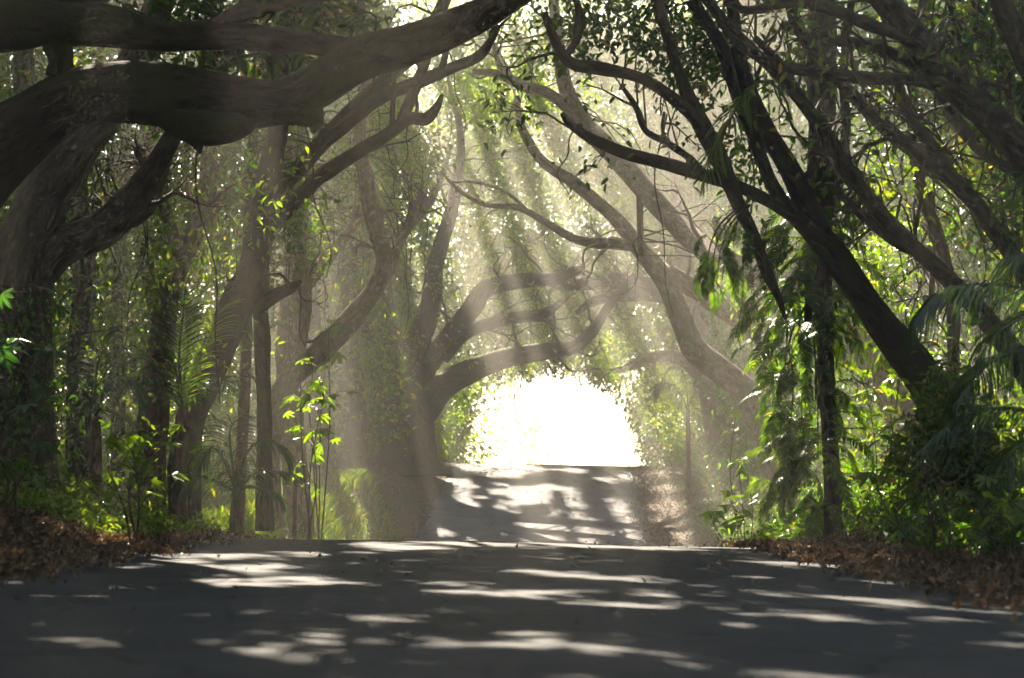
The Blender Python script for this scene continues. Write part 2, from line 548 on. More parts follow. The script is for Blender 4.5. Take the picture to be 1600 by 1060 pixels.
def tree(name, label, trunk, limbs=(), blobs=(), bark=None, leaf=None, lsize=.11, lk=14, lspread=.22, sides=14, rough=.22,
         shoots=0, shoot_len=1.2, shoot_leaves=True, ntwig=110, seed=1, cat='tree', group=None, ground=True, thr=-.1, extra=None,
         hexa=False, vines=0, flare=1.35, crown_droop=.35, twig_mat=None):
    rng = np.random.default_rng(seed)
    P, R = px_curve(trunk)
    if ground:
        x, y = P[0][0], P[0][1]
        z = gz(x, y)
        if P[0][2] > z + .02:
            k = max(3, int((P[0][2] - z) / .25))
            tt = np.linspace(0, 1, k, endpoint=False)[:, None]
            D0 = norm(P[0] - P[3]); D0[2] = min(D0[2], -.5)
            bot = P[0] + D0 * ((P[0][2] - z + .12) / -D0[2])
            P = np.vstack([bot * (1 - tt) + P[0] * tt, P]); R = np.concatenate([R[0] * (flare + (1 - flare) * tt[:, 0]), R])
        else:
            k = min(len(R), 6)
            R[:k] *= np.linspace(flare, 1, k)
    root = thing(name, label, cat, (P[0][0], P[0][1], gz(P[0][0], P[0][1]) if ground else P[0][2]), group)
    V, F, A = tube(P, R, sides, rough, seed)
    part('trunk', V, F, bark, root, A, True)
    curves = [(P, R)]
    for li, l in enumerate(limbs):
        p, r = px_curve(l)
        V, F, A = tube(p, r, max(7, sides - 3), rough * .9, seed + 11 + li)
        part('limb', V, F, bark, root, A, True)
        curves.append((p, r))
    acc = Acc(); ends = []
    if shoots:
        side_shoots(curves, shoots, shoot_len, rng, acc, ends)
    C = blob_centres(blobs, rng, thr, seed=seed) if blobs else np.zeros((0, 3))
    if len(C): twigs_to(C, [c[0] for c in curves], rng, acc, n=ntwig)
    if acc.n:
        V, F, A = acc.get()
        part('twigs', V, F, twig_mat or TWIG, root, A)['kind'] = 'stuff'
    if shoot_leaves and len(ends): C = np.vstack([C, np.array(ends)])
    if len(C):
        V, F = leaves(C, lk, lspread, lsize, rng, hexa=hexa, droop=crown_droop)
        if len(V): part('crown', V, F, leaf, root)
    for i in range(vines):
        p, r = curves[rng.integers(0, len(curves))]
        a = p[rng.integers(len(p) // 3, len(p))]
        L = rng.uniform(.6, 2.2)
        L = min(L, a[2] - gz(a[0], a[1]) - .3)
        if L < .3: continue
        ph = rng.uniform(0, 6.3, 4)
        q = np.array([a + np.array([.09 * (math.sin(s * 3.5 + ph[0]) - math.sin(ph[0])) + .03 * math.sin(s * 11 + ph[1]), .06 * math.sin(s * 4 + ph[2]), -L * s]) for s in np.linspace(0, 1, 15)])
        V, F, A = tube(q, np.linspace(.009, .004, 15), 5)
        part('vine', V, F, TWIG, root, A)
    return root, curves

# ================================================================== STRUCTURE
xs = np.concatenate([np.linspace(-150, -16, 24), np.linspace(-15, 15, 151), np.linspace(16, 150, 24)])
ys = np.concatenate([np.linspace(-45, -4, 14), np.linspace(-3, 72, 301), np.linspace(73, 110, 38), np.linspace(114, 300, 30)])
X, Y = np.meshgrid(xs, ys)
Z = ground_z(X, Y)
V = np.stack([X, Y, Z], -1).reshape(-1, 3)
nx, ny = len(xs), len(ys)
i = (np.arange(ny - 1)[:, None] * nx + np.arange(nx - 1)[None]).ravel()
F = np.stack([i, i + 1, i + nx + 1, i + nx], -1)
o = link('ground', make_mesh('ground', V, F, GROUND, None, True)); o['kind'] = 'structure'

ys = np.concatenate([np.linspace(-40, 0, 41), np.arange(.2, 75, .2), np.arange(76, 200, 2.0)])
us = np.linspace(-1, 1, 15)
wob_l = vnoise(np.stack([ys * .8, ys * 0, ys * 0], -1), 31) * .10 + vnoise(np.stack([ys * 3.1, ys * 0, ys * 0], -1), 33) * .05
wob_r = vnoise(np.stack([ys * .8, ys * 0, ys * 0], -1), 32) * .10 + vnoise(np.stack([ys * 3.1, ys * 0, ys * 0], -1), 34) * .05
rows = []
for k, y in enumerate(ys):
    dx = np.where(us < 0, us * (HALF + wob_l[k]), us * (HALF + wob_r[k]))
    z = road_zr(y) - .017 * dx + CZ - .02 * us ** 2
    rows.append(np.stack([dx + road_c(y), np.full(len(us), y), z], -1))
V = np.array(rows)
V[..., 2] += .012 * vnoise(np.stack([V[..., 0] * .9, V[..., 1] * .5, V[..., 0] * 0], -1).reshape(-1, 3), 8).reshape(V.shape[:2])
n, k = V.shape[:2]
i = (np.arange(n - 1)[:, None] * k + np.arange(k - 1)[None]).ravel()
F = np.stack([i, i + 1, i + k + 1, i + k], -1)
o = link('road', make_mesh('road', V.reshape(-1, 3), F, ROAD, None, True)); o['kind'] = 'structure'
ROADO = o
# ------------------------------------------------------------------ where the sun comes through
for a in [(185, 926, .42), (60, 922, .3), (340, 910, .5), (420, 912, .4), (260, 876, .5), (375, 873, .35), (595, 968, .36), (540, 912, .3),
          (700, 912, .35), (760, 927, .5), (870, 896, .55), (980, 905, .5), (860, 928, .5), (960, 948, .45), (1050, 930, .35), (1120, 950, .3),
          (1290, 966, .42), (1400, 934, .42), (1340, 903, .35), (1180, 900, .3), (850, 1010, .34), (700, 1008, .25), (380, 1014, .3), (470, 996, .28),
          (1300, 1057, .34), (940, 1020, .3), (120, 1010, .2), (30, 1000, .18), (1240, 932, .3), (650, 856, .7), (760, 852, .8), (900, 852, .9), (1000, 855, .9), (1110, 853, .7),
          (690, 833, .4), (840, 835, .4), (930, 836, .35), (800, 806, .35), (730, 790, .4), (900, 790, .35), (780, 770, .4), (860, 762, .4), (720, 752, .4),
          (950, 750, .4), (800, 742, .5), (900, 735, .5), (690, 745, .4), (640, 770, .4), (620, 800, .35), (1060, 790, .4), (1040, 760, .4),
          (60, 800, .4), (130, 805, .35), (200, 820, .35), (300, 825, .4), (350, 830, .4), (400, 825, .4), (520, 830, .6), (610, 770, .6),
          (1230, 800, .6), (1190, 830, .5), (1290, 838, .4), (1560, 845, .25), (1150, 800, .4), (540, 800, .7), (490, 815, .5), (450, 800, .45), (580, 770, .6), (220, 790, .25), (460, 770, .3)]:
    gap_ground(*a)
for k in range(46):
    gap_ground(RNG.uniform(665, 1005), RNG.uniform(727, 840), RNG.uniform(.12, .3))
for k in range(44):
    gap_ground(RNG.uniform(395, 640), RNG.uniform(755, 842), RNG.uniform(.3, .6))
for k in range(16):
    gap_ground(RNG.uniform(1010, 1260), RNG.uniform(740, 835), RNG.uniform(.25, .5))
for a in [(1500, 448, 15, .35, .3), (1560, 645, 14.5, .3, .3), (1590, 420, 15.3, .3, .3), (195, 690, 16, .4), (260, 700, 16, .35), (200, 790, 17, .25), (490, 650, 24, .6), (500, 740, 25, .5), (330, 520, 23, .5), (285, 490, 24, .35), (340, 400, 30, .6), (335, 690, 25, .4),
          (1080, 380, 40, 1.0), (1140, 430, 40, .7), (1040, 240, 46, .9), (790, 150, 44, .6), (860, 180, 44, .6), (560, 250, 34, .6),
          (1350, 400, 28, .8), (1380, 730, 22, .55), (1430, 720, 21, .35), (1350, 690, 23, .5), (1260, 600, 24, .5), (1240, 450, 24, .4), (1400, 620, 23, .35), (1200, 620, 30, .6), (1390, 220, 22, .25), (1110, 75, 22, .2),
          (1590, 830, 15, .15), (1340, 540, 30, .5), (500, 160, 26, .5), (750, 640, 64, 1.6), (960, 560, 64, 1.2), (1050, 640, 62, 1.2)]:
    gap(*a)

# broken sun in the woods on both sides
rg_ = np.random.default_rng(500)
for k in range(230):
    sd = k % 2
    d = rg_.uniform(17, 44)
    px = rg_.uniform(-20, 600) if sd == 0 else rg_.uniform(1060, 1620)
    gap(px, rg_.uniform(60, 820), d, rg_.uniform(.18, .5) * (.6 + d / 50) * (.74 if sd == 0 else 1.1), .6)
for a in [(790, 150, 40, .9), (860, 130, 40, .8), (930, 130, 39, .8), (1120, 350, 37, .9), (1085, 325, 38, .7), (1155, 430, 36, .7), (1350, 400, 31, .7), (1380, 460, 31, .5), (1240, 380, 33, .6), (1410, 725, 18.5, .4), (1370, 590, 22, .45), (483, 650, 24, .4), (490, 700, 24, .4), (215, 700, 16, .45),
          (1360, 490, 19, .3), (1300, 400, 19, .3), (1440, 590, 19, .35), (1130, 760, 34, 1.0), (1180, 700, 32, .8), (1090, 700, 44, 1.0), (1160, 560, 38, .5), (1090, 545, 38, .45), (1055, 470, 38, .45), (1000, 385, 38, .4), (900, 285, 38, .35), (830, 225, 38, .35), (1080, 370, 33, .5), (1000, 285, 34.5, .5), (940, 220, 35.5, .4),
          (750, 320, 38, .5), (700, 280, 38, .5), (520, 800, 28, .8), (560, 780, 34, .8), (440, 820, 24, .5), (740, 520, 52, .5), (840, 560, 57, .5), (560, 480, 30, .35), (595, 400, 30, .35)]:
    gap(*a)

# ================================================================== TREES IN FRONT
# great limb across the top left
tree('spreading_tree', 'huge dark mossy limb sweeping across the top left, its trunk out of frame',
     [(-190, 800, 15.5, 95), (-200, 600, 15.5, 85), (-170, 420, 15.3, 78), (-90, 320, 15, 72), (-20, 250, 15, 62), (50, 198, 15, 52), (120, 160, 15, 48), (200, 148, 15, 47),
      (290, 155, 15, 48), (370, 162, 15, 42), (440, 158, 14.9, 34), (500, 132, 14.9, 35), (560, 93, 14.8, 36), (640, 68, 14.6, 33), (720, 38, 14.5, 28), (800, -5, 14.3, 22), (890, -70, 14, 20), (960, -150, 14, 14)],
     limbs=[[(-180, 430, 15.4, 60), (-130, 200, 15.2, 58), (-60, 60, 15.1, 50), (30, 30, 15, 46), (110, 34, 15, 41), (180, 44, 15, 33), (250, 58, 15, 23), (340, 56, 15, 22), (430, 62, 15, 19), (520, 72, 14.9, 17), (575, 86, 14.85, 22)],
            [(60, 20, 15, 30), (170, -30, 15, 34), (300, -80, 15, 30)],
            [(238, 170, 14.95, 14), (270, 186, 14.9, 26), (305, 198, 14.88, 32), (345, 200, 14.88, 28), (380, 192, 14.9, 20), (405, 180, 14.92, 8)],
            [(300, 205, 14.88, 20), (309, 224, 14.86, 11), (312, 240, 14.86, 3)],
            [(440, 158, 14.9, 34), (468, 168, 14.9, 32), (484, 182, 14.9, 24), (492, 196, 14.9, 13), (489, 207, 14.9, 4)],
            [(340, 45, 15, 18), (380, 18, 15, 14), (440, 6, 15, 12), (510, -10, 15, 10)],
            [(90, 70, 15, 26), (96, 95, 15, 20), (92, 120, 15, 22)]],
     blobs=[(420, 95, 16.2, 90, 26, .6, 40), (340, 92, 16, 50, 20, .5, 18), (460, 20, 15.6, 80, 22, .6, 26), (520, 40, 15.6, 40, 25, .4, 14), (300, 20, 16, 70, 16, .5, 14), (240, 5, 15.6, 40, 12, .4, 10)],
     bark=BARK_DARK, leaf=L_DEEP, lsize=.14, lk=12, lspread=.13, sides=30, rough=.26, seed=11, hexa=True, ntwig=40, vines=2, thr=-.6)

tree('leaning_tree', 'stout grey trunk at the left edge forking under the great limb',
     [(40, 830, 19, 58), (38, 700, 19, 52), (32, 590, 19, 50), (30, 490, 19, 50), (40, 400, 19, 48), (70, 310, 19, 42), (120, 230, 19, 35), (168, 165, 19, 30), (215, 85, 19, 26), (260, -20, 19, 22), (290, -120, 19, 16)],
     limbs=[[(50, 425, 19, 38), (100, 385, 19, 32), (155, 362, 19, 30), (200, 320, 19, 27), (230, 280, 19, 21), (262, 225, 19, 16), (300, 160, 19, 12), (330, 70, 19, 9)],
            [(170, 350, 19.05, 20), (215, 335, 19.3, 17), (240, 300, 19.6, 13), (260, 250, 19.8, 9)]],
     blobs=[(240, 230, 20, 80, 50, 1, 30), (150, 320, 21, 80, 60, 1, 30), (20, 530, 18.5, 60, 60, .7, 30), (60, 640, 18.4, 50, 60, .5, 25)],
     bark=BARK_GREY, leaf=L_DEEP, lsize=.10, lk=12, lspread=.15, sides=24, rough=.2, seed=12, shoots=3, vines=3, hexa=True)

tree('lichen_tree', 'pale lichen spotted straight trunk between the grey fork and the palms',
     [(128, 700, 24, 24), (125, 600, 24, 22), (124, 540, 24, 20), (132, 460, 24, 19), (130, 380, 24, 17), (118, 290, 24, 15), (105, 200, 24, 14), (100, 60, 24, 12), (90, -60, 24, 9)],
     limbs=[[(130, 420, 24, 10), (150, 380, 24, 8), (165, 330, 24.2, 6), (170, 250, 24.4, 4)]],
     blobs=[(130, 460, 24, 60, 110, .8, 40), (120, 560, 23.6, 60, 50, .5, 20), (200, 250, 25, 80, 60, 1, 30)], bark=BARK_GREY, leaf=L_BLUE, lsize=.10, shoots=3, seed=13)

tree('slim_tree', 'slim grey trunk behind the left edge, rising under the upper limb',
     [(52, 700, 28, 20), (48, 500, 28, 19), (42, 300, 28, 18), (38, 150, 28, 17), (30, -20, 28, 14), (20, -150, 28, 10)],
     limbs=[[(45, 280, 28, 11), (80, 180, 28.3, 9), (100, 60, 28.5, 8)]],
     blobs=[(30, 300, 29, 90, 120, 1.2, 45), (100, 120, 29, 100, 70, 1.2, 30)], bark=BARK_GREY, leaf=L_MID, shoots=3, seed=14)

tree('red_barked_tree', 'reddish brown leaning trunk with a side stub, behind the upright palm',
     [(240, 640, 27, 24), (248, 560, 27, 21), (262, 470, 27, 19), (288, 395, 27, 18), (318, 335, 27, 18), (326, 270, 27, 14), (330, 180, 27, 12), (322, 60, 27, 10), (330, -80, 27, 8)],
     limbs=[[(322, 335, 27, 13), (345, 312, 27, 11), (368, 296, 27, 8), (385, 285, 27, 4)],
            [(285, 410, 27, 12), (268, 360, 27.1, 10), (250, 310, 27.3, 10), (238, 250, 27.5, 8), (230, 150, 27.6, 7)],
            [(290, 390, 27, 8), (300, 330, 27.2, 6), (290, 270, 27.3, 5), (300, 200, 27.4, 4)],
            [(330, 290, 27, 8), (355, 240, 27.2, 7), (365, 150, 27.4, 6)]],
     blobs=[(300, 250, 28, 90, 70, 1, 35), (350, 400, 29, 30, 50, .5, 18), (260, 330, 28.5, 60, 60, .7, 20)], bark=BARK_RED, leaf=L_MID, lsize=.09, shoots=4, seed=15, vines=5)

tree('twin_stemmed_tree', 'leaning twin stem with blackish lichen bark and long boughs reaching over the road',
     [(288, 800, 23, 26.9), (290, 720, 23, 24.4), (300, 650, 23, 22.7), (335, 570, 23, 21.8), (368, 495, 23, 21.8), (396, 420, 23, 22.7), (408, 350, 23, 21), (420, 270, 23, 18.5), (438, 180, 23, 15.1), (450, 60, 23, 12.6), (455, -90, 23, 11)],
     limbs=[[(414, 830, 23.6, 15.1), (413, 720, 23.6, 12.6), (412, 610, 23.5, 11.8), (408, 500, 23.4, 12.6), (405, 420, 23.2, 15.1)],
            [(308, 600, 23.1, 16.8), (335, 530, 23.1, 15.1), (358, 470, 23.1, 13.4), (385, 420, 23.1, 11.8)],
            [(402, 480, 23, 12.6), (430, 462, 22.9, 10.9), (455, 450, 22.8, 9), (470, 440, 22.7, 3)],
            [(420, 355, 23, 12.6), (455, 320, 22.8, 12.6), (500, 277, 22.5, 11.8), (555, 240, 22.2, 10.9), (610, 207, 22, 10.5), (640, 186, 22, 10.1), (665, 186, 22, 10), (682, 168, 22, 7), (691, 148, 22, 3)],
            [(430, 300, 23, 14.3), (470, 262, 23, 13.4), (510, 215, 23, 12.6), (560, 162, 23, 11.8), (610, 118, 23, 10.9), (660, 70, 23, 11), (700, -10, 23, 9)],
            [(500, 230, 23, 11), (545, 190, 22.6, 11), (600, 150, 22.4, 11), (650, 130, 22.3, 11), (710, 105, 22.2, 9), (748, 88, 22, 8), (768, 62, 22, 6), (780, 40, 22, 4)],
            [(628, 192, 22, 9), (640, 160, 22.2, 9), (655, 120, 22.4, 8), (668, 85, 22.6, 7), (672, 40, 22.6, 6)],
            [(612, 210, 22, 5), (614, 160, 22, 4), (616, 110, 22, 4), (618, 60, 22, 4)],
            [(690, 110, 22.2, 6), (697, 80, 22.2, 5), (700, 40, 22.2, 4)]],
     blobs=[(380, 520, 22.8, 26, 90, .3, 40), (330, 640, 22.8, 22, 70, .3, 26), (412, 620, 23.3, 18, 110, .25, 40), (425, 330, 23.4, 50, 110, .5, 90), (400, 250, 23.5, 60, 60, .6, 40), (460, 230, 24, 60, 60, .6, 30), (520, 180, 24.5, 50, 50, .6, 20), (440, 120, 24.5, 60, 60, .8, 26)],
     bark=BARK_DARK, leaf=L_DEEP, lsize=.08, lk=14, lspread=.16, sides=20, rough=.25, seed=16, shoots=2, shoot_len=1.0, shoot_leaves=False, vines=7)

tree('mottled_tree', 'crooked pale mottled trunk bending right above the bright shrub',
     [(420, 790, 30, 20), (422, 690, 30, 18), (445, 604, 30, 17), (500, 552, 30, 17), (552, 495, 30, 17), (590, 443, 30, 15), (600, 400, 30, 14), (584, 345, 30, 13), (572, 290, 30, 12), (562, 210, 30, 10), (570, 110, 30, 8), (560, -40, 30, 7)],
     limbs=[[(595, 445, 30, 9), (610, 420, 30.3, 8), (622, 385, 30.6, 7), (640, 350, 31, 5), (660, 300, 31, 4)],
            [(452, 600, 30, 10), (470, 540, 30.3, 9), (478, 470, 30.5, 10), (470, 380, 30.6, 9), (480, 260, 30.8, 8)]],
     blobs=[(540, 300, 31, 60, 80, .8, 40), (600, 250, 32, 60, 60, 1, 34), (500, 420, 31.5, 50, 60, .6, 20)], bark=BARK_PALE, leaf=L_MID, lsize=.10, shoots=4, seed=17, vines=5)

tree('palm_like_tree', 'slender straight reddish trunk between the twin stem and the mottled trunk',
     [(372, 790, 26, 11), (378, 700, 26, 9), (382, 620, 26, 9), (385, 540, 26, 8.5), (386, 440, 26, 8), (390, 330, 26, 9), (396, 200, 26, 8)],
     blobs=[(392, 260, 26, 40, 50, .4, 12)], bark=BARK_RED, leaf=L_MID, rough=.08, seed=18)

tree('vine_hung_tree', 'pale vine hung trunk left of the shadowed hollow',
     [(462, 760, 32, 20), (456, 660, 32, 18), (450, 560, 32, 19), (455, 470, 32, 17), (462, 380, 32, 15), (458, 280, 32, 17), (470, 150, 32, 13), (480, -20, 32, 10)],
     limbs=[[(455, 470, 32, 12), (500, 420, 32.4, 10), (530, 380, 33, 9), (560, 340, 33, 8), (575, 280, 33, 6)]],
     blobs=[(480, 350, 33, 70, 80, 1, 60), (440, 420, 32, 50, 70, .6, 40), (452, 600, 31.6, 24, 110, .3, 40)], bark=BARK_PALE, leaf=L_DEEP, lsize=.10, shoots=4, seed=19, vines=14)

for k, (lab, pts, sd) in enumerate([
    ('thin dark trunk between the lichen trunk and the red leaning trunk', [(184, 720, 31, 11), (186, 600, 31, 10), (183, 480, 31, 9), (188, 380, 31, 9), (196, 260, 31, 8), (190, 120, 31, 7), (200, -40, 31, 6)], 31),
    ('dark trunk in the shadowed hollow, left of the far great tree', [(488, 738, 47, 22), (492, 640, 47, 20), (486, 540, 47, 18), (478, 450, 47, 16), (482, 360, 47, 14), (505, 250, 47, 12), (520, 100, 47, 9)], 32),
    ('forked dark trunk hugging the left side of the far great tree', [(552, 730, 54, 22), (554, 650, 54, 20), (545, 560, 54, 18), (535, 470, 54, 16), (545, 370, 54, 13), (530, 250, 54, 10), (520, 120, 54, 6)], 33),
    ('dark slanting trunk seen through the gap under the left fork', [(225, 720, 34, 14), (232, 600, 34, 13), (245, 520, 34, 12), (230, 420, 34, 11), (215, 330, 34, 10), (225, 200, 34, 8), (215, 50, 34, 7)], 34),
]):
    d = pts[0][2]
    tree('shaded_tree', lab, pts, limbs=[[(pts[3][0], pts[3][1], d, pts[3][3] * .6), (pts[3][0] + 30, pts[3][1] - 60, d + .4, pts[3][3] * .5), (pts[3][0] + 50, pts[3][1] - 150, d + .7, pts[3][3] * .35)],
                                         [(pts[4][0], pts[4][1], d, pts[4][3] * .6), (pts[4][0] - 35, pts[4][1] - 50, d + .4, pts[4][3] * .45), (pts[4][0] - 50, pts[4][1] - 130, d + .7, pts[4][3] * .3)]],
         blobs=[(pts[4][0], pts[4][1], d + 1, 90, 90, 1.2, 50), (pts[5][0], pts[5][1], d + 1, 110, 80, 1.2, 50)], bark=BARK_DARK, leaf=L_DEEP, lsize=.13, shoots=3, seed=sd, vines=4)

# the far great tree over the second rise
tree('great_tree', 'massive hazy trunk beside the far road, boughs arching over the bright opening',
     [(640, 728, 57, 52), (638, 690, 57, 44), (632, 650, 57, 42), (618, 600, 57, 36), (600, 545, 57, 30), (588, 480, 57, 26), (592, 410, 57, 22), (600, 320, 57, 18), (610, 200, 57, 12), (600, 80, 57, 8)],
     limbs=[[(650, 650, 57, 30), (690, 606, 57, 22), (735, 580, 57, 19), (790, 560, 57, 16), (850, 550, 57, 14), (895, 543, 57, 12), (925, 518, 57, 10), (950, 480, 57, 8), (990, 430, 57, 6)],
            [(628, 620, 57, 28), (665, 570, 57, 21), (700, 530, 57, 18), (735, 485, 57, 16), (760, 452, 57, 14), (810, 440, 57, 12), (860, 436, 57, 10), (910, 420, 57, 7)],
            [(630, 610, 57, 26), (650, 540, 57, 20), (672, 480, 57, 17), (680, 410, 57, 13), (705, 330, 57, 10), (720, 220, 57, 6), (700, 120, 57, 3)],
            [(690, 560, 57, 12), (730, 520, 57, 10), (790, 500, 57, 10), (850, 490, 57, 8), (880, 470, 57, 5)],
            [(595, 520, 57, 17), (560, 470, 57, 15), (545, 400, 57, 11), (520, 320, 57, 7), (500, 200, 57, 3)],
            [(600, 400, 57, 14), (640, 350, 57, 10), (680, 300, 57, 6), (705, 230, 57, 3)]],
     blobs=[(760, 610, 62, 55, 30, 1.0, 40), (830, 575, 59, 60, 26, 1.0, 50), (850, 598, 58, 20, 26, .6, 26), (925, 578, 58, 30, 34, .6, 36), (790, 585, 58, 34, 22, .6, 30), (960, 610, 60, 22, 28, .6, 24), (740, 380, 58, 110, 80, 1.5, 90), (850, 380, 58, 110, 70, 1.5, 80), (640, 380, 58, 80, 80, 1.2, 50), (960, 520, 58, 60, 50, 1.2, 50),
            (690, 250, 58, 120, 80, 1.5, 70), (560, 330, 58, 80, 90, 1.5, 50), (700, 480, 56.4, 90, 60, .8, 60), (800, 470, 56.4, 80, 40, .8, 50), (640, 500, 56.2, 60, 60, .8, 40), (770, 530, 56.5, 60, 25, .5, 26), (560, 560, 56, 50, 90, 1, 60)],
     bark=BARK_DARK, leaf=L_MID, lsize=.17, lk=13, lspread=.3, sides=18, rough=.28, seed=41, shoots=9, shoot_len=2.6, ntwig=200, thr=.0, vines=5)

tree('counterpart_tree', 'hazy tree right of the bright opening, low boughs meeting the great tree',
     [(1128, 735, 60, 26), (1120, 660, 60, 22), (1105, 580, 60, 20), (1085, 500, 60, 18), (1070, 420, 60, 15), (1060, 320, 60, 12), (1050, 200, 60, 8)],
     limbs=[[(1095, 520, 60, 14), (1050, 470, 60, 14), (1000, 443, 60, 14), (940, 441, 60, 12), (880, 446, 60, 9), (850, 440, 60, 5)],
            [(1085, 500, 60, 12), (1040, 465, 59.5, 11), (980, 462, 59.3, 10), (930, 470, 59, 7), (900, 490, 59, 4)],
            [(1110, 600, 60, 12), (1060, 560, 60, 10), (1010, 560, 60, 8), (970, 580, 60, 5)]],
     blobs=[(1010, 600, 61, 60, 45, 1.3, 70), (960, 590, 60, 40, 40, 1, 36), (1070, 620, 62, 60, 70, 1.6, 80), (1000, 400, 61, 100, 80, 1.6, 70), (1050, 480, 61, 60, 60, 1.4, 50), (1010, 530, 61, 80, 45, 1.4, 50)],
     bark=BARK_RED, leaf=L_MID, lsize=.17, lk=13, lspread=.3, seed=42, shoots=6, shoot_len=2.4, thr=-.05)

# ------------------------------------------------------------------ right-hand trees
R4, _ = tree('pale_arching_tree', 'pale pinkish trunk leaning far left over the road from behind the vine clad trunk',
     [(1432, 700, 30, 34.2), (1420, 665, 30, 30.6), (1385, 600, 30, 27.9), (1345, 535, 30, 26.1), (1290, 480, 30.5, 23.4), (1200, 436, 31, 19.8), (1130, 408, 32, 18.9), (1080, 372, 33, 18), (1020, 310, 34, 18), (970, 252, 35, 17.1), (915, 195, 36, 14.4), (885, 140, 36, 11.7), (872, 70, 36, 10), (860, -60, 36, 7)],
     limbs=[[(905, 185, 36, 10), (860, 148, 36, 9), (818, 134, 36, 9), (778, 116, 36, 7), (738, 112, 36, 4)],
            [(790, 122, 36, 6), (778, 95, 36, 5), (770, 70, 36, 4), (755, 20, 36, 3)],
            [(1000, 300, 34, 6), (1000, 350, 34.2, 5), (1002, 400, 34.4, 5)]],
     blobs=[(1120, 350, 37, 60, 55, .8, 110), (1080, 320, 38, 40, 45, .8, 60), (790, 150, 40, 85, 55, 1.2, 170), (860, 130, 40, 60, 50, 1, 110), (930, 130, 39, 60, 50, 1, 90), (700, 150, 41, 60, 60, 1, 70), (640, 240, 42, 60, 60, 1, 60), (1150, 430, 36, 50, 40, .6, 34), (850, 40, 38, 90, 40, 1.2, 40), (1190, 480, 35, 30, 40, .6, 18), (900, 80, 38, 70, 40, 1, 30), (1350, 400, 31, 42, 50, .7, 44), (1375, 460, 31, 30, 40, .6, 22), (1240, 380, 33, 40, 60, .7, 30)],
     bark=BARK_PALE, leaf=L_LIGHT, lsize=.15, lk=13, lspread=.22, sides=18, rough=.16, seed=51, shoots=2, shoot_len=1.2, shoot_leaves=False, thr=-.2)

tree('twisting_tree', 'twisting pale trunk over the right verge ending in a crooked bare bough mid air',
     [(1190, 660, 38, 26), (1165, 612, 38, 23), (1125, 578, 38, 21), (1085, 545, 38, 19), (1062, 495, 38, 17), (1040, 440, 38, 16), (1000, 388, 38, 14), (960, 340, 38, 11), (900, 288, 38, 9.5), (850, 255, 38, 8), (822, 215, 38, 7), (812, 185, 38, 6), (808, 150, 38, 4)],
     limbs=[[(1200, 530, 38.5, 16), (1180, 518, 38.4, 17), (1130, 482, 38.3, 17), (1080, 448, 38.2, 16), (1040, 425, 38.1, 14)],
            [(945, 383, 38, 8), (900, 375, 38, 7), (860, 352, 38, 6), (810, 325, 38, 5), (760, 320, 38, 4), (720, 300, 38, 3), (690, 270, 38, 2)],
            [(990, 385, 38, 9), (960, 382, 38, 8.5), (930, 380, 38, 8)],
            [(815, 178, 38, 4), (800, 165, 38, 3.5)],
            [(830, 335, 38, 3), (790, 300, 38, 2.5), (740, 285, 38, 2), (705, 285, 38, 1.5)]],
     bark=BARK_PALE, leaf=L_LIGHT, sides=16, rough=.2, seed=52, shoots=5, shoot_len=1.6, shoot_leaves=False, twig_mat=TWIG_PALE)

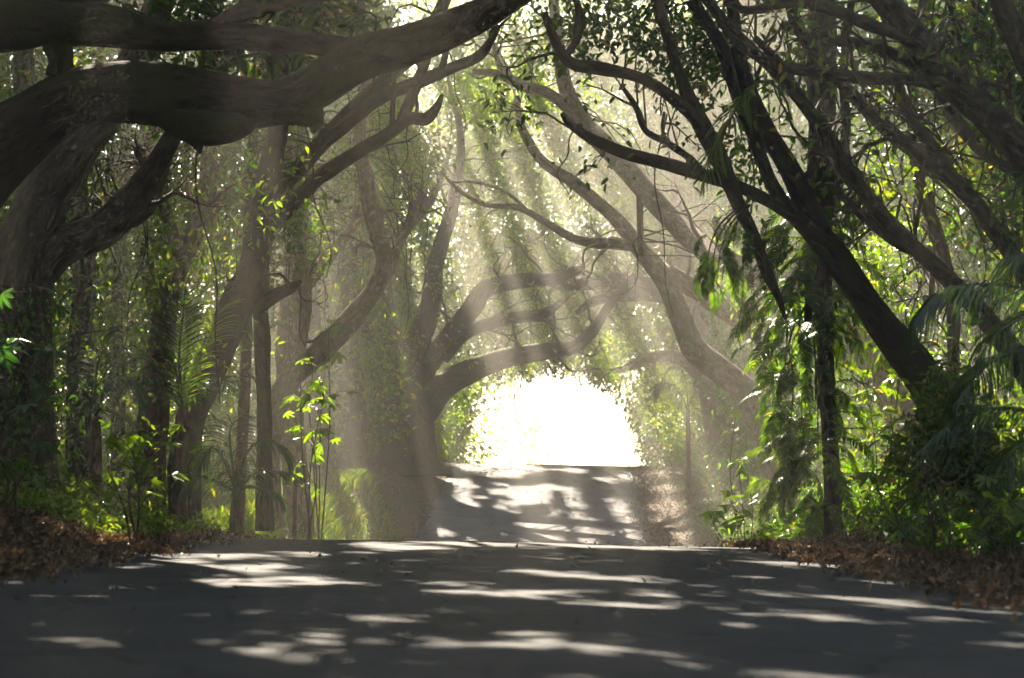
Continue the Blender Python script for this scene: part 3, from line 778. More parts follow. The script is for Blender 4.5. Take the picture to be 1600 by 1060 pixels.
tree('leaning_tree', 'thick dark leaning trunk right of the vine clad trunk, thin bough over the road',
     [(1500, 720, 19, 34), (1460, 620, 19, 31.1), (1420, 555, 19, 28.1), (1380, 508, 19, 25.2), (1340, 450, 19, 22.2), (1303, 395, 19, 20.7), (1260, 352, 19, 17), (1220, 325, 19, 11.1), (1160, 295, 19, 8.88), (1100, 274, 19, 11), (1040, 256, 19, 10), (980, 240, 19, 9.5), (925, 217, 19, 8.5), (892, 195, 19, 7), (878, 177, 19, 4)],
     limbs=[[(1285, 370, 19, 17.8), (1255, 310, 19, 17.8), (1230, 260, 19, 16.3), (1195, 200, 19, 14.8), (1170, 140, 19, 12.6), (1150, 60, 19, 10.4), (1140, -50, 19, 11)],
            [(1240, 335, 19, 12.6), (1212, 300, 19, 11.1), (1190, 250, 19, 10.4), (1172, 200, 19, 9.62), (1150, 150, 19, 8.88), (1130, 80, 19, 11), (1080, 0, 19, 9)],
            [(1228, 500, 18.6, 2.5), (1216, 465, 18.6, 6), (1200, 430, 18.6, 10), (1180, 375, 18.7, 9.62), (1152, 315, 18.8, 11.8), (1118, 235, 18.8, 14.8), (1088, 180, 18.8, 13.3), (1060, 110, 18.8, 9.62), (1038, 40, 18.8, 8.88), (1020, -50, 18.8, 10)],
            [(1105, 205, 18.8, 11.8), (1060, 160, 18.7, 10.4), (1000, 122, 18.6, 8.88), (940, 108, 18.5, 11), (895, 100, 18.5, 9), (870, 70, 18.5, 7), (850, 20, 18.5, 6)],
            [(905, 197, 19, 5), (900, 200, 18.9, 5), (893, 202, 18.9, 3)],
            [(1110, 280, 19, 6), (1080, 250, 19.1, 5.5), (1045, 225, 19.2, 6), (1010, 205, 19.3, 5), (995, 170, 19.3, 5), (972, 135, 19.3, 3)],
            [(1040, 224, 19.2, 4), (1035, 200, 19.2, 3), (1038, 175, 19.2, 2.5)],
            [(880, 90, 18.5, 7), (900, 60, 18.7, 7), (905, 20, 18.9, 6), (890, -30, 19, 5)]],
     blobs=[(1000, 40, 19.5, 100, 45, .8, 60), (900, 40, 19.5, 60, 45, .7, 34), (1120, 60, 19.8, 90, 60, .8, 50), (1080, 120, 20, 60, 40, .6, 24), (1170, 250, 20, 30, 60, .5, 20), (1230, 70, 20, 80, 60, .8, 40)],
     bark=BARK_DARK, leaf=L_DEEP, lsize=.10, lk=13, lspread=.16, sides=22, rough=.22, seed=53, shoots=1, shoot_len=.9, ntwig=34, hexa=True, thr=-.35, vines=3)

VINE_TREE, vcurves = tree('vine_clad_tree', 'slim upright dark trunk draped in climbing feathery leaves on the right verge',
     [(1303, 822, 20, 15), (1300, 760, 20, 13), (1297, 690, 20, 13), (1292, 600, 20, 13), (1288, 500, 20, 13.5), (1285, 400, 20, 14), (1286, 310, 20, 16), (1288, 220, 20, 18), (1290, 120, 20, 17), (1292, 0, 20, 15), (1294, -100, 20, 12)],
     limbs=[[(1268, 470, 20.1, 9), (1270, 390, 20.1, 11), (1272, 300, 20.1, 12), (1274, 200, 20.1, 11), (1270, 100, 20.1, 10), (1274, -40, 20.1, 8)],
            [(1262, 610, 19.9, 5), (1262, 520, 19.9, 6), (1266, 440, 19.9, 7), (1280, 380, 19.9, 8)],
            [(1302, 330, 20, 8), (1312, 270, 20.1, 8), (1322, 200, 20.2, 8), (1318, 110, 20.3, 7), (1330, 0, 20.4, 6)]],
     bark=BARK_DARK, leaf=L_DEEP, sides=14, rough=.18, seed=54, vines=10)

# diagonal boughs of the big trees standing out of frame on the right
diag = [
 ('leaning trunk rising left from behind the large palm frond, third bough down on the right', [(1640, 640, 18, 20.3), (1560, 520, 18, 17.2), (1468, 422, 18, 14), (1397, 357, 18, 12.5), (1341, 289, 18, 11.7), (1278, 192, 18, 10.9), (1218, 120, 18, 9.36), (1151, 55, 18, 9.5), (1095, -10, 18, 7.6), (1040, -90, 18, 5.7)], BARK_GREY,
  [[(1440, 400, 18, 8.55), (1390, 372, 18.2, 8.55), (1340, 330, 18.4, 7.6), (1310, 300, 18.5, 5.7)], [(1250, 150, 18, 7.6), (1220, 100, 18.2, 6.65), (1180, 60, 18.3, 5.7)]]),
 ('straight dark bough just above, crossing behind the slim upright trunk', [(1680, 640, 19, 21.8), (1660, 520, 19, 18.7), (1591, 412, 19, 14.8), (1516, 310, 19, 14), (1460, 258, 19, 13.3), (1397, 212, 19, 12.5), (1341, 158, 19, 10.9), (1282, 92, 19, 9.36), (1246, 40, 19, 10.4), (1228, -30, 19, 8.55)], BARK_GREY,
  [[(1500, 300, 19, 9.5), (1465, 240, 19.2, 9.5), (1420, 180, 19.4, 8.55), (1400, 120, 19.5, 7.6)]]),
 ('thick rough bough mottled grey in the upper right corner', [(1900, 640, 17, 39), (1820, 460, 17, 35.9), (1700, 320, 17, 31.2), (1600, 235, 17, 28.1), (1535, 168, 17, 25.7), (1468, 115, 17, 24.2), (1425, 55, 17, 23.4), (1375, -10, 17, 21.1), (1320, -90, 17, 17.2)], BARK_GREY,
  [[(1560, 185, 17, 17.2), (1516, 155, 16.9, 12.5), (1476, 137, 16.8, 10.9), (1416, 124, 16.8, 9.36), (1357, 122, 16.8, 10.4), (1278, 114, 16.8, 9.5), (1218, 102, 16.8, 8.07), (1160, 75, 16.8, 6.65), (1120, 30, 16.8, 4.75)],
   [(1440, 80, 16.9, 11.7), (1395, 52, 16.8, 9.36), (1349, 36, 16.8, 10.4), (1297, 14, 16.8, 9.5), (1238, 4, 16.8, 8.55), (1170, 16, 16.8, 6.65), (1131, 4, 16.8, 4.75)],
   [(1480, 140, 16.9, 9.36), (1420, 98, 17.2, 9.36), (1360, 72, 17.4, 9.5), (1290, 60, 17.5, 7.6), (1220, 40, 17.6, 5.7)]]),
 ('steep dark trunk near the right edge, topmost corner', [(1760, 640, 16, 28.1), (1700, 380, 16, 23.4), (1640, 180, 16, 21.1), (1590, 60, 16, 19.5), (1550, -30, 16, 17.2), (1520, -110, 16, 13.3)], BARK_DARK, []),
 ('slim dark bough bending upright inside the right corner', [(1720, 700, 20, 18.7), (1680, 400, 20, 15.6), (1610, 190, 20, 12.5), (1572, 128, 20, 11.7), (1538, 60, 20, 10.9), (1522, -10, 20, 9.36), (1515, -90, 20, 8.55)], BARK_DARK, [[(1640, 260, 20, 9.5), (1600, 270, 20, 8.55), (1535, 238, 20, 9.36), (1476, 158, 20, 10.4), (1440, 60, 20, 8.55)]]),
 ('thin shaded trunk behind the arching palm fronds', [(1482, 760, 21, 11.7), (1484, 660, 21, 10.1), (1490, 560, 21, 9.36), (1488, 470, 21, 10.4), (1470, 380, 21, 9.5), (1440, 300, 21, 9.5), (1425, 200, 21, 7.6), (1430, 60, 21, 6.65)], BARK_DARK, [[(1455, 470, 21, 4.75), (1458, 400, 21, 4.75), (1456, 300, 21, 4.75)]]),
]
blobset = [[(1380, 300, 20, 80, 70, .8, 45), (1240, 60, 20, 80, 60, .8, 34)], [(1540, 330, 21, 80, 80, .8, 50), (1420, 180, 21, 70, 60, .8, 34)], [(1560, 90, 18.6, 70, 60, .6, 34), (1480, 40, 18.8, 60, 50, .6, 24)], [(1590, 40, 17, 60, 80, .5, 26)], [(1570, 300, 22, 70, 90, .8, 45), (1480, 60, 22, 80, 60, .8, 34)], [(1450, 420, 23, 80, 90, 1, 60), (1420, 560, 22.5, 60, 60, .7, 34)]]
for k, (lab, tr, bk, lm) in enumerate(diag):
    tree('leaning_tree' if k else 'leaning_tree', lab, tr, limbs=lm, blobs=blobset[k], bark=bk, leaf=L_DEEP if k % 2 else L_MID, lsize=.10, lk=13, lspread=.16, sides=18, rough=.24, seed=61 + k, shoots=2, shoot_len=1.0, ntwig=40, hexa=True, thr=-.3, vines=2)

tree('shrub', 'dense leafy shrub hiding the foot of the thick leaning trunk', [(1500, 800, 17.6, 6), (1505, 750, 17.6, 5), (1495, 690, 17.6, 4), (1490, 640, 17.6, 2)],
     limbs=[[(1503, 760, 17.6, 4), (1530, 720, 17.5, 3), (1550, 680, 17.4, 2)], [(1503, 770, 17.6, 4), (1470, 730, 17.5, 3), (1450, 690, 17.4, 2)]],
     blobs=[(1500, 690, 17.5, 60, 60, .4, 90), (1540, 740, 17.3, 60, 40, .4, 60), (1450, 720, 17.4, 45, 50, .4, 60), (1490, 620, 17.6, 40, 30, .3, 30)], bark=BARK_DARK, leaf=L_MID, lsize=.10, lk=13, lspread=.12, sides=8, rough=.1, seed=71, hexa=True, cat='shrub', thr=-.5, flare=1.1)

# ================================================================== FRONDS, FERNS, BROAD LEAVES
def frond_mesh(name, L, leaf_len, n, mat, droop=.55, curve=.35, wid=.02, hang=.5, vee=.25, rng=None, taper=True, wl=.06, tips=1.0):
    """a feather leaf from the origin along +X, arching down; leaflets as folded strips"""
    t = np.linspace(0, 1, 16)
    R = np.stack([L * np.sin(t * 1.25) / np.sin(1.25) * (1 - .12 * curve), 0 * t, L * (curve * t - droop * t ** 2.2)], -1)
    acc = Acc()
    acc.add(*tube(R, np.linspace(wid, wid * .18, 16), 5, cap=False)[:2])
    T = norm(np.gradient(R, axis=0))
    for s in np.linspace(.06, 1, n):
        i = min(int(s * 15), 14); f = s * 15 - i
        p = R[i] * (1 - f) + R[i + 1] * f
        tg = norm(T[i] * (1 - f) + T[i + 1] * f)
        up = norm(np.cross(tg, [0, 1, 0])); up = -up if up[2] < 0 else up
        l = leaf_len * (math.sin(math.pi * min(1, .18 + s * .8)) ** .7 if taper else 1) * rng.uniform(.85, 1.1)
        for sd in (-1, 1):
            a = norm(np.array([0, sd, 0]) * 1.0 + tg * (.45 + .7 * s * tips) + up * vee + rng.normal(size=3) * .07)
            q = [p]
            dd = a
            for k in range(3):
                dd = norm(dd + np.array([0, 0, -hang * (k + .6) * .35]))
                q.append(q[-1] + dd * l / 3)
            q = np.array(q)
            side = norm(np.cross(dd, up) + 1e-6)
            w = l * wl * np.array([.55, 1, .75, .04])
            V = np.concatenate([q + side * w[:, None], q - side * w[:, None]])
            F = np.array([[k, k + 1, k + 5, k + 4] for k in range(3)])
            acc.add(V, F)
    V, F, _ = acc.get()
    return make_mesh(name, V, F, mat)

def place(name, me, root, p, yaw, pitch=0, roll=0, s=1):
    o = bpy.data.objects.new(name, me)
    COL.objects.link(o)
    o.parent = root
    o.location = tuple(np.array(p) - np.array(root.location))
    o.rotation_euler = (roll, -pitch, yaw)
    o.scale = (s, s, s)
    return o

r = np.random.default_rng(90)
FERN = [frond_mesh('feathery_leaf', .42, .095, 20, L_DEEP, droop=.55 + .15 * k, curve=.25, wid=.006, hang=.35, rng=r, wl=.10, vee=.05) for k in range(3)]
FERN += [frond_mesh('feathery_leaf', .36, .085, 18, L_MID, droop=.7, curve=.2, wid=.006, hang=.4, rng=r, wl=.10, vee=.05)]
PALM = [frond_mesh('frond', 2.2, .62, 44, L_PALM, droop=.55, curve=.35, wid=.022, hang=.55, rng=r, wl=.028),
        frond_mesh('frond', 2.0, .55, 40, L_PALM, droop=.45, curve=.4, wid=.02, hang=.8, rng=r, wl=.03),
        frond_mesh('frond', 1.5, .42, 32, L_PALM, droop=.35, curve=.5, wid=.016, hang=.35, rng=r, wl=.034),
        frond_mesh('frond', 1.6, .45, 30, L_LIGHT, droop=.25, curve=.6, wid=.016, hang=.25, rng=r, wl=.04)]

# climbing feathery leaves on the slim upright trunk: each a part
rv = np.random.default_rng(91)
env = [(310, 24, 30), (360, 70, 28), (420, 100, 22), (480, 105, 14), (540, 90, 16), (600, 75, 20), (660, 62, 30), (720, 55, 38), (770, 50, 34), (800, 30, 24)]
for k in range(285):
    py = rv.uniform(320, 795)
    wl_ = np.interp(py, [e[0] for e in env], [e[1] for e in env]); wr_ = np.interp(py, [e[0] for e in env], [e[2] for e in env])
    px = 1290 + (rv.uniform(-1, .12) * wl_ if rv.random() < .72 else rv.uniform(0, 1) * wr_)
    d = 20 + rv.normal() * .16 - .12
    p = unp(px, py, d)
    yaw = math.pi + rv.normal() * .9 if px < 1285 else rv.normal() * .9
    place('feathery_leaf', FERN[rv.integers(0, 4)], VINE_TREE, p, yaw, rv.uniform(-.9, .1), rv.normal() * .3, rv.uniform(.8, 1.5))
# vine stems that carry them
for k in range(9):
    x0 = 1285 - rv.uniform(5, 75); y0 = rv.uniform(330, 420)
    q = [unp(1282, 300 + k * 8, 20)]
    for s in range(1, 8):
        q.append(unp(1282 + (x0 - 1282) * min(1, s / 3) + rv.normal() * 3, y0 + s * rv.uniform(30, 46), 19.9 + rv.normal() * .06))
    q = catmull(q, 4)
    V, F, A = tube(q, np.linspace(.014, .006, len(q)), 5)
    part('vine', V, F, TWIG, VINE_TREE, A)
# hanging spray with feathery leaves in front of the pale trunk
hs = thing('hanging_fern', 'dark feathery sprays hanging left of the vine clad trunk, mid air', 'fern', unp(1180, 330, 18.6))
for k in range(34):
    place('feathery_leaf', FERN[k % 3], hs, unp(1100 + rv.uniform(0, 75), rv.uniform(335, 440), 18.6 + rv.normal() * .1), rv.uniform(0, 6.28), -rv.uniform(.6, 1.2), 0, rv.uniform(.6, .95))
for k in range(4):
    q = catmull([unp(1172 - k * 4, 320, 18.7), unp(1150 - k * 8, 350, 18.6), unp(1135 - k * 9, 390, 18.6), unp(1128 - k * 8, 440, 18.6)], 4)
    V, F, A = tube(q, np.linspace(.012, .004, len(q)), 5); part('stem', V, F, TWIG, hs, A)

def frond_at(root, me_args, pts, name='frond', mat=None, seed=0, leaf_len=.5, n=40, wl=.03, hang=.8, wid=.018):
    """a frond whose midrib follows the given points (px, py, d)"""
    rng = np.random.default_rng(seed)
    R = catmull([unp(*p) for p in pts], 8)
    acc = Acc()
    acc.add(*tube(R, np.linspace(wid, wid * .2, len(R)), 6, cap=False)[:2])
    T = norm(np.gradient(R, axis=0))
    m = len(R) - 1
    for s in np.linspace(.04, 1, n):
        i = min(int(s * m), m - 1); f = s * m - i
        p = R[i] * (1 - f) + R[i + 1] * f
        tg = T[i]
        lat = norm(np.cross(tg, [0, 0, 1.0]))
        l = leaf_len * math.sin(math.pi * min(1, .2 + s * .76)) ** .6 * rng.uniform(.85, 1.1)
        for sd in (-1, 1):
            dd = norm(lat * sd + tg * (.5 + .5 * s) + np.array([0, 0, .15]) + rng.normal(size=3) * .08)
            q = [p]
            for k in range(4):
                dd = norm(dd + np.array([0, 0, -hang * (k + .5) * .3]))
                q.append(q[-1] + dd * l / 4)
            q = np.array(q)
            side = norm(np.cross(dd, np.cross(dd, tg)) + 1e-6) * .8 + tg * .3
            w = l * wl * np.array([.6, 1, .9, .6, .04])
            acc.add(np.concatenate([q + side * w[:, None], q - side * w[:, None]]), np.array([[k, k + 1, k + 6, k + 5] for k in range(4)]))
    V, F, _ = acc.get()
    return part(name, V, F, mat or L_PALM, root)

# palms on the right edge
pr = thing('palm', 'large palm at the right edge, glossy fronds arching into the picture', 'palm', (unp(1740, 800, 15)[0], 15, gz(unp(1740, 800, 15)[0], 15)))
q = catmull([np.array(pr.location), unp(1742, 760, 15), unp(1738, 640, 15), unp(1735, 560, 15)], 6)
V, F, A = tube(q, np.linspace(.16, .11, len(q)), 12, .1, 5); part('trunk', V, F, BARK_GREY, pr, A, True)
for k, (pts, ll) in enumerate([([(1735, 570, 15), (1680, 490, 15), (1600, 452, 15), (1540, 444, 15), (1490, 450, 15), (1455, 472, 15), (1430, 500, 15)], .72),
                               ([(1735, 570, 15), (1670, 540, 14.8), (1600, 548, 14.6), (1555, 562, 14.5), (1522, 592, 14.4), (1497, 626, 14.4)], .6),
                               ([(1735, 560, 15), (1680, 440, 15.2), (1630, 400, 15.3), (1590, 405, 15.4), (1560, 440, 15.4)], .6),
                               ([(1735, 575, 15), (1690, 500, 14.5), (1620, 490, 14.2), (1560, 520, 14), (1530, 560, 14)], .5),
                               ([(1735, 560, 15), (1720, 380, 15), (1690, 300, 15), (1640, 280, 15)], .6),
                               ([(1735, 575, 15), (1800, 480, 15), (1860, 500, 15), (1900, 560, 15)], .6)]):
    frond_at(pr, None, pts, seed=100 + k, leaf_len=ll, n=52, wl=.026, hang=1.0)
p2 = thing('palm', 'low palm frond curving down over the right bank greenery', 'palm', (unp(1690, 820, 14.5)[0], 14.5, gz(unp(1690, 820, 14.5)[0], 14.5)))
q = catmull([np.array(p2.location), unp(1688, 760, 14.5), unp(1685, 720, 14.5)], 5)
V, F, A = tube(q, np.linspace(.1, .06, len(q)), 10, .1, 6); part('trunk', V, F, BARK_GREY, p2, A, True)
for k, (pts, ll) in enumerate([([(1685, 722, 14.5), (1650, 660, 14.5), (1595, 640, 14.5), (1540, 640, 14.5), (1500, 652, 14.5), (1463, 680, 14.5), (1436, 706, 14.5)], .46),
                               ([(1685, 722, 14.5), (1660, 690, 14), (1610, 690, 13.8), (1570, 720, 13.7), (1545, 760, 13.6)], .4),
                               ([(1685, 722, 14.5), (1700, 650, 14.5), (1740, 620, 14.5), (1790, 650, 14.5)], .4)]):
    frond_at(p2, None, pts, seed=110 + k, leaf_len=ll, n=46, wl=.028, hang=.9)
# frond hanging from the dark boughs above the road edge
hf = thing('hanging_frond', 'drooping palm like frond hanging in front of the dark boughs, upper right', 'frond', unp(1185, 130, 18))
frond_at(hf, None, [(1185, 128, 18), (1165, 148, 18), (1145, 180, 17.9), (1125, 215, 17.9), (1108, 255, 17.8), (1098, 290, 17.8)], seed=120, leaf_len=.5, n=38, wl=.05, hang=.5, mat=L_MID)
frond_at(hf, None, [(1185, 128, 18), (1205, 130, 18), (1225, 150, 18), (1238, 185, 18)], seed=121, leaf_len=.26, n=24, wl=.04, hang=.55, mat=L_DEEP)

# left palms
def small_palm(px, py, d, label, fr, seed):
    rng = np.random.default_rng(seed)
    b = unp(px, py, d); z = gz(b[0], b[1])
    t = thing('palm', label, 'palm', (b[0], b[1], z))
    st = catmull([np.array([b[0], b[1], z - .05]), np.array([b[0], b[1], (z + b[2]) / 2]), b], 5)
    V, F, A = tube(st, np.linspace(.09, .05, len(st)), 9, .15, seed); part('trunk', V, F, BARK_RED, t, A, True)
    for k, (pts, ll, mt, hg) in enumerate(fr):
        frond_at(t, None, [(px, py, d)] + pts, seed=seed * 7 + k, leaf_len=ll, n=36, wl=.042, hang=hg, mat=mt)
    return t
small_palm(285, 640, 22, 'upright young palm with backlit fronds between the left trunks', [
    ([(275, 580, 22), (255, 530, 22), (225, 490, 22)], .5, L_PALM, .2), ([(290, 570, 22), (300, 500, 22), (325, 440, 22), (350, 415, 22)], .42, L_LIGHT, .3),
    ([(300, 580, 22.2), (325, 530, 22.4), (340, 490, 22.5), (370, 470, 22.6)], .4, L_LIGHT, .3), ([(280, 560, 21.8), (285, 500, 21.6), (290, 450, 21.5)], .4, L_PALM, .2),
    ([(250, 600, 21.8), (200, 590, 21.6), (160, 610, 21.5)], .45, L_PALM, .7), ([(320, 610, 22), (345, 590, 22.3), (365, 610, 22.5)], .4, L_PALM, .6), ([(240, 570, 22.2), (200, 560, 22.4), (170, 590, 22.5)], .4, L_BLUE, .7)], 130)
small_palm(370, 770, 20.5, 'dark low palm in front of the twin stem, fronds drooping to the grass', [
    ([(350, 720, 20.5), (330, 700, 20.4), (310, 730, 20.3)], .42, L_PALM, .8), ([(385, 710, 20.5), (410, 690, 20.5), (440, 700, 20.5), (455, 730, 20.5)], .42, L_PALM, .8),
    ([(390, 760, 20.2), (420, 770, 20), (440, 785, 20)], .34, L_BLUE, .9), ([(360, 700, 20.8), (362, 665, 21), (385, 650, 21)], .42, L_PALM, .5), ([(330, 750, 20.2), (300, 745, 20), (285, 775, 20)], .36, L_PALM, .8),
    ([(400, 740, 20.6), (440, 738, 20.8), (470, 750, 21)], .36, L_PALM, .8), ([(370, 740, 20), (372, 740, 19.6), (380, 790, 19.4)], .34, L_PALM, .9)], 131)
small_palm(150, 650, 20.5, 'shaded palm with drooping fronds beside the stout grey trunk', [
    ([(130, 600, 20.5), (100, 590, 20.4), (70, 620, 20.3)], .45, L_PALM, .8), ([(170, 600, 20.5), (200, 595, 20.5), (225, 630, 20.5)], .45, L_BLUE, .8), ([(150, 590, 20.8), (160, 550, 21), (185, 545, 21)], .42, L_PALM, .6), ([(160, 640, 20.2), (200, 660, 20), (225, 700, 20)], .4, L_PALM, .8)], 132)
small_palm(1235, 770, 26, 'sunlit feathery palm left of the vine clad trunk', [
    ([(1220, 720, 26), (1200, 700, 26), (1170, 705, 26)], .4, L_LIGHT, .7), ([(1240, 720, 26), (1225, 690, 26), (1195, 680, 26)], .4, L_PALM, .7), ([(1215, 760, 26), (1190, 750, 26), (1165, 770, 26)], .36, L_LIGHT, .8), ([(1250, 730, 26), (1265, 700, 26), (1290, 710, 26)], .36, L_LIGHT, .7), ([(1225, 775, 25.8), (1205, 780, 25.6), (1190, 805, 25.5)], .34, L_LIGHT, .8)], 133)
small_palm(1075, 640, 52, 'hazy palm at the right end of the bright opening', [
    ([(1060, 610, 52), (1040, 600, 52), (1025, 620, 52)], .9, L_PALM, .7), ([(1090, 605, 52), (1110, 600, 52), (1125, 620, 52)], .9, L_PALM, .7), ([(1072, 600, 52), (1065, 580, 52), (1050, 575, 52)], .8, L_PALM, .6), ([(1085, 600, 52), (1095, 580, 52), (1110, 580, 52)], .8, L_PALM, .6)], 134)

# lobed-leaf plants: every leaf a part
def lobed_leaf(name, mat, lobes=5):
    pts = []
    for k in range(lobes):
        a = (k - (lobes - 1) / 2) * (2.3 / (lobes - 1))
        L = 1.0 - .28 * abs(k - (lobes - 1) / 2) / ((lobes - 1) / 2)
        if k > 0:
            am = a - 1.15 / (lobes - 1)
            pts.append((.45 * math.cos(am), .45 * math.sin(am)))
        pts.append((.78 * L * math.cos(a - .13), .78 * L * math.sin(a - .13)))
        pts.append((L * math.cos(a), L * math.sin(a)))
        pts.append((.78 * L * math.cos(a + .13), .78 * L * math.sin(a + .13)))
    n = len(pts)
    V = [(0, 0, 0)] + [(x, y, -.28 * (x * x + y * y) + .1 * abs(y) + .03 * math.sin(9 * y)) for x, y in pts]
    F = np.array([[0, i + 1, i + 2] for i in range(n - 1)])
    return make_mesh(name, np.array(V), F, mat)
def plant(px, py, d, label, spots, mat, seed, size=.2, lobes=5, name='broadleaf_plant'):
    rng = np.random.default_rng(seed)
    b = unp(px, py, d); z = gz(b[0], b[1]); b[2] = z
    t = thing(name, label, 'plant', b)
    me = lobed_leaf('leaf', mat, lobes)
    pos = np.array([unp(x, y, d + rng.normal() * .25) for x, y, s_ in spots])
    order = np.argsort(-pos[:, 2])
    stems = []
    for i_ in order[:: max(3, len(order) // 3)][:3]:
        p = pos[i_]
        m = b * .45 + p * .55 + np.array([rng.normal() * .12, rng.normal() * .1, 0])
        q = catmull([b + rng.normal(size=3) * np.array([.05, .05, 0]), m, p], 7)
        stems.append(q)
        V, F, A = tube(q, np.linspace(.012, .004, len(q)), 5); part('stem', V, F, TWIG, t, A)
    allq = np.concatenate([q[4:] for q in stems])
    for (x, y, s_), p in zip(spots, pos):
        dd = np.linalg.norm(allq - p, axis=1) + np.maximum(0, allq[:, 2] - p[2] + .1) * 2
        j = np.argmin(dd)
        if dd[j] > .03:
            q = catmull([allq[j], (allq[j] + p) / 2 + np.array([0, 0, .04]), p], 3)
            V, F, A = tube(q, np.linspace(.005, .003, len(q)), 4); part('leaf_stalk', V, F, TWIG, t, A)
        place('leaf', me, t, p, rng.uniform(0, 6.28), rng.uniform(-.7, .1), rng.normal() * .4, size * s_)
    return t
rg = np.random.default_rng(140)
def spots(cx, cy, rx, ry, n, s=1): return [(cx + rg.normal() * rx, cy + rg.normal() * ry, s * rg.uniform(.6, 1.25)) for _ in range(n)]
plant(215, 800, 16, 'sapling with glowing yellow green lobed leaves in front of the left trunks', [(180, 685, 1.3), (205, 680, 1.2), (225, 690, 1), (245, 715, .9), (268, 742, .8), (165, 690, 1), (215, 672, .9), (190, 720, .8), (228, 735, .7), (260, 690, .9), (205, 705, .8), (240, 770, .7), (178, 745, .7)] + spots(215, 715, 28, 30, 14, .75), L_LIGHT, 141, .2)
plant(20, 800, 15.5, 'sapling with dull blue green lobed leaves at the left edge', spots(50, 590, 45, 50, 26), L_BLUE, 142, .2)
plant(-10, 830, 15, 'dark green lobed sapling low at the left edge under the blue green one', spots(15, 700, 45, 40, 18), L_DEEP, 145, .17)
plant(480, 800, 24, 'bright leafy sapling below the crooked mottled trunk', spots(483, 660, 24, 48, 44, .85), L_LIGHT, 143, .19)
plant(505, 770, 26, 'taller thin sapling with sparse leaves right of the bright one', spots(505, 560, 16, 40, 14), L_MID, 144, .2)
plant(1400, 800, 18.5, 'leafy shrub with yellow lit leaves in the gap right of the vine clad trunk', spots(1410, 720, 28, 26, 26), L_LIGHT, 146, .2)
plant(1370, 690, 22, 'pale leaved climber under the thick leaning trunk', spots(1370, 590, 30, 40, 26), L_LIGHT, 147, .19)
plant(1145, 830, 27, 'small yellow green shrub at the right road edge', spots(1140, 800, 14, 22, 22), L_LIGHT, 148, .2, 3)
plant(1165, 800, 29, 'tall pale sapling behind the small road edge shrub', spots(1165, 730, 14, 26, 12), L_LIGHT, 149, .26, 3)
plant(1575, 880, 13.5, 'low broad leaved plant on the lower right bank', spots(1560, 800, 34, 22, 26), L_MID, 150, .12)
plant(1470, 870, 15, 'spreading green plant at the foot of the right bank', spots(1450, 790, 34, 18, 26), L_DEEP, 151, .12)

# bare sapling stake in the grass
st = unp(460, 810, 24); st[2] = gz(st[0], st[1])
t = thing('dead_sapling', 'thin bare stick standing in the sunlit grass', 'stick', st)
q = catmull([st, unp(461, 770, 24), unp(464, 730, 24)], 4); V, F, A = tube(q, np.linspace(.03, .018, len(q)), 7, .2, 3); part('stem', V, F, BARK_RED, t, A, True)
q = catmull([unp(463, 745, 24), unp(470, 730, 24), unp(472, 715, 24)], 4); V, F, A = tube(q, np.linspace(.015, .006, len(q)), 5, .2, 3); part('branch', V, F, BARK_RED, t, A, True)

# ================================================================== MASSES NOBODY COULD COUNT
def mass(name, label, boxes, leaf, size, k, spread, seed, thr=-.05, nscale=.7, hexa=False, cat='foliage', aspect=.45):
    """boxes: (px0, px1, py0, py1, d0, d1, n)"""
    rng = np.random.default_rng(seed)
    C = []
    for (x0, x1, y0, y1, d0, d1, n) in boxes:
        px = rng.uniform(x0, x1, n); py = rng.uniform(y0, y1, n); d = rng.uniform(d0, d1, n)
        u = (px - 800) / FPX; v = (530 - py) / FPX
        cp, sp = math.cos(PITCH), math.sin(PITCH)
        s = d / (cp - sp * v)
        C.append(np.stack([u * s, d, CZ + (sp + cp * v) * s], -1))
    C = np.concatenate(C)
    C = C[vnoise(C * nscale, seed) > thr]
    C = C[~in_corridor(C)]
    C = C[C[:, 2] > ground_z(C[:, 0], C[:, 1])]
    V, F = leaves(C, k, spread, size, rng, hexa=hexa, aspect=aspect)
    return stuff(name, V, F, leaf, label, cat)

mass('woodland_foliage', 'dense shaded woodland leaves behind the left trunks', [(-500, 440, -60, 770, 30, 46, 9000), (380, 620, 0, 725, 42, 58, 4500), (-700, 0, -200, 760, 20, 32, 2500)], L_MID, .17, 13, .28, 201, thr=-.12)
mass('understorey', 'loose leafy understorey between the left trunks', [(-60, 470, 120, 780, 23, 31, 2600)], L_MID, .1, 13, .2, 216, thr=.12, nscale=.9, hexa=True)
mass('understorey', 'scattered light green sprigs between the left trunks', [(-40, 480, 180, 780, 20, 30, 1300)], L_LIGHT, .10, 13, .17, 218, thr=.25, nscale=1.1, hexa=True)
mass('understorey', 'loose leafy understorey between the right trunks', [(1320, 1680, 60, 780, 20, 26, 2200)], L_MID, .1, 13, .2, 217, thr=.1, nscale=.9, hexa=True)
mass('woodland_backdrop', 'deep wood seen between the left trunks', [(-600, 640, -60, 735, 58, 70, 11000)], L_DEEP, .3, 12, .5, 211, thr=-.25, nscale=.4)
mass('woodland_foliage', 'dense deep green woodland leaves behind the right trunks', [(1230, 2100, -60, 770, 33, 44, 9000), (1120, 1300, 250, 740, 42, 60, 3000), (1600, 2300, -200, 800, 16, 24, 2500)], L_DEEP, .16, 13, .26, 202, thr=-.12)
mass('woodland_backdrop', 'deep wood seen between the right trunks', [(1120, 2200, -60, 735, 58, 70, 9000)], L_DEEP, .3, 12, .5, 212, thr=-.25, nscale=.4)
mass('hanging_leaves', 'hazy leaves filling the arch above the far road', [(540, 1140, 40, 545, 62, 78, 13000), (540, 780, 480, 600, 60, 70, 600), (1000, 1180, 500, 640, 60, 70, 700)], L_MID, .2, 12, .34, 203, thr=-.1, nscale=.55)
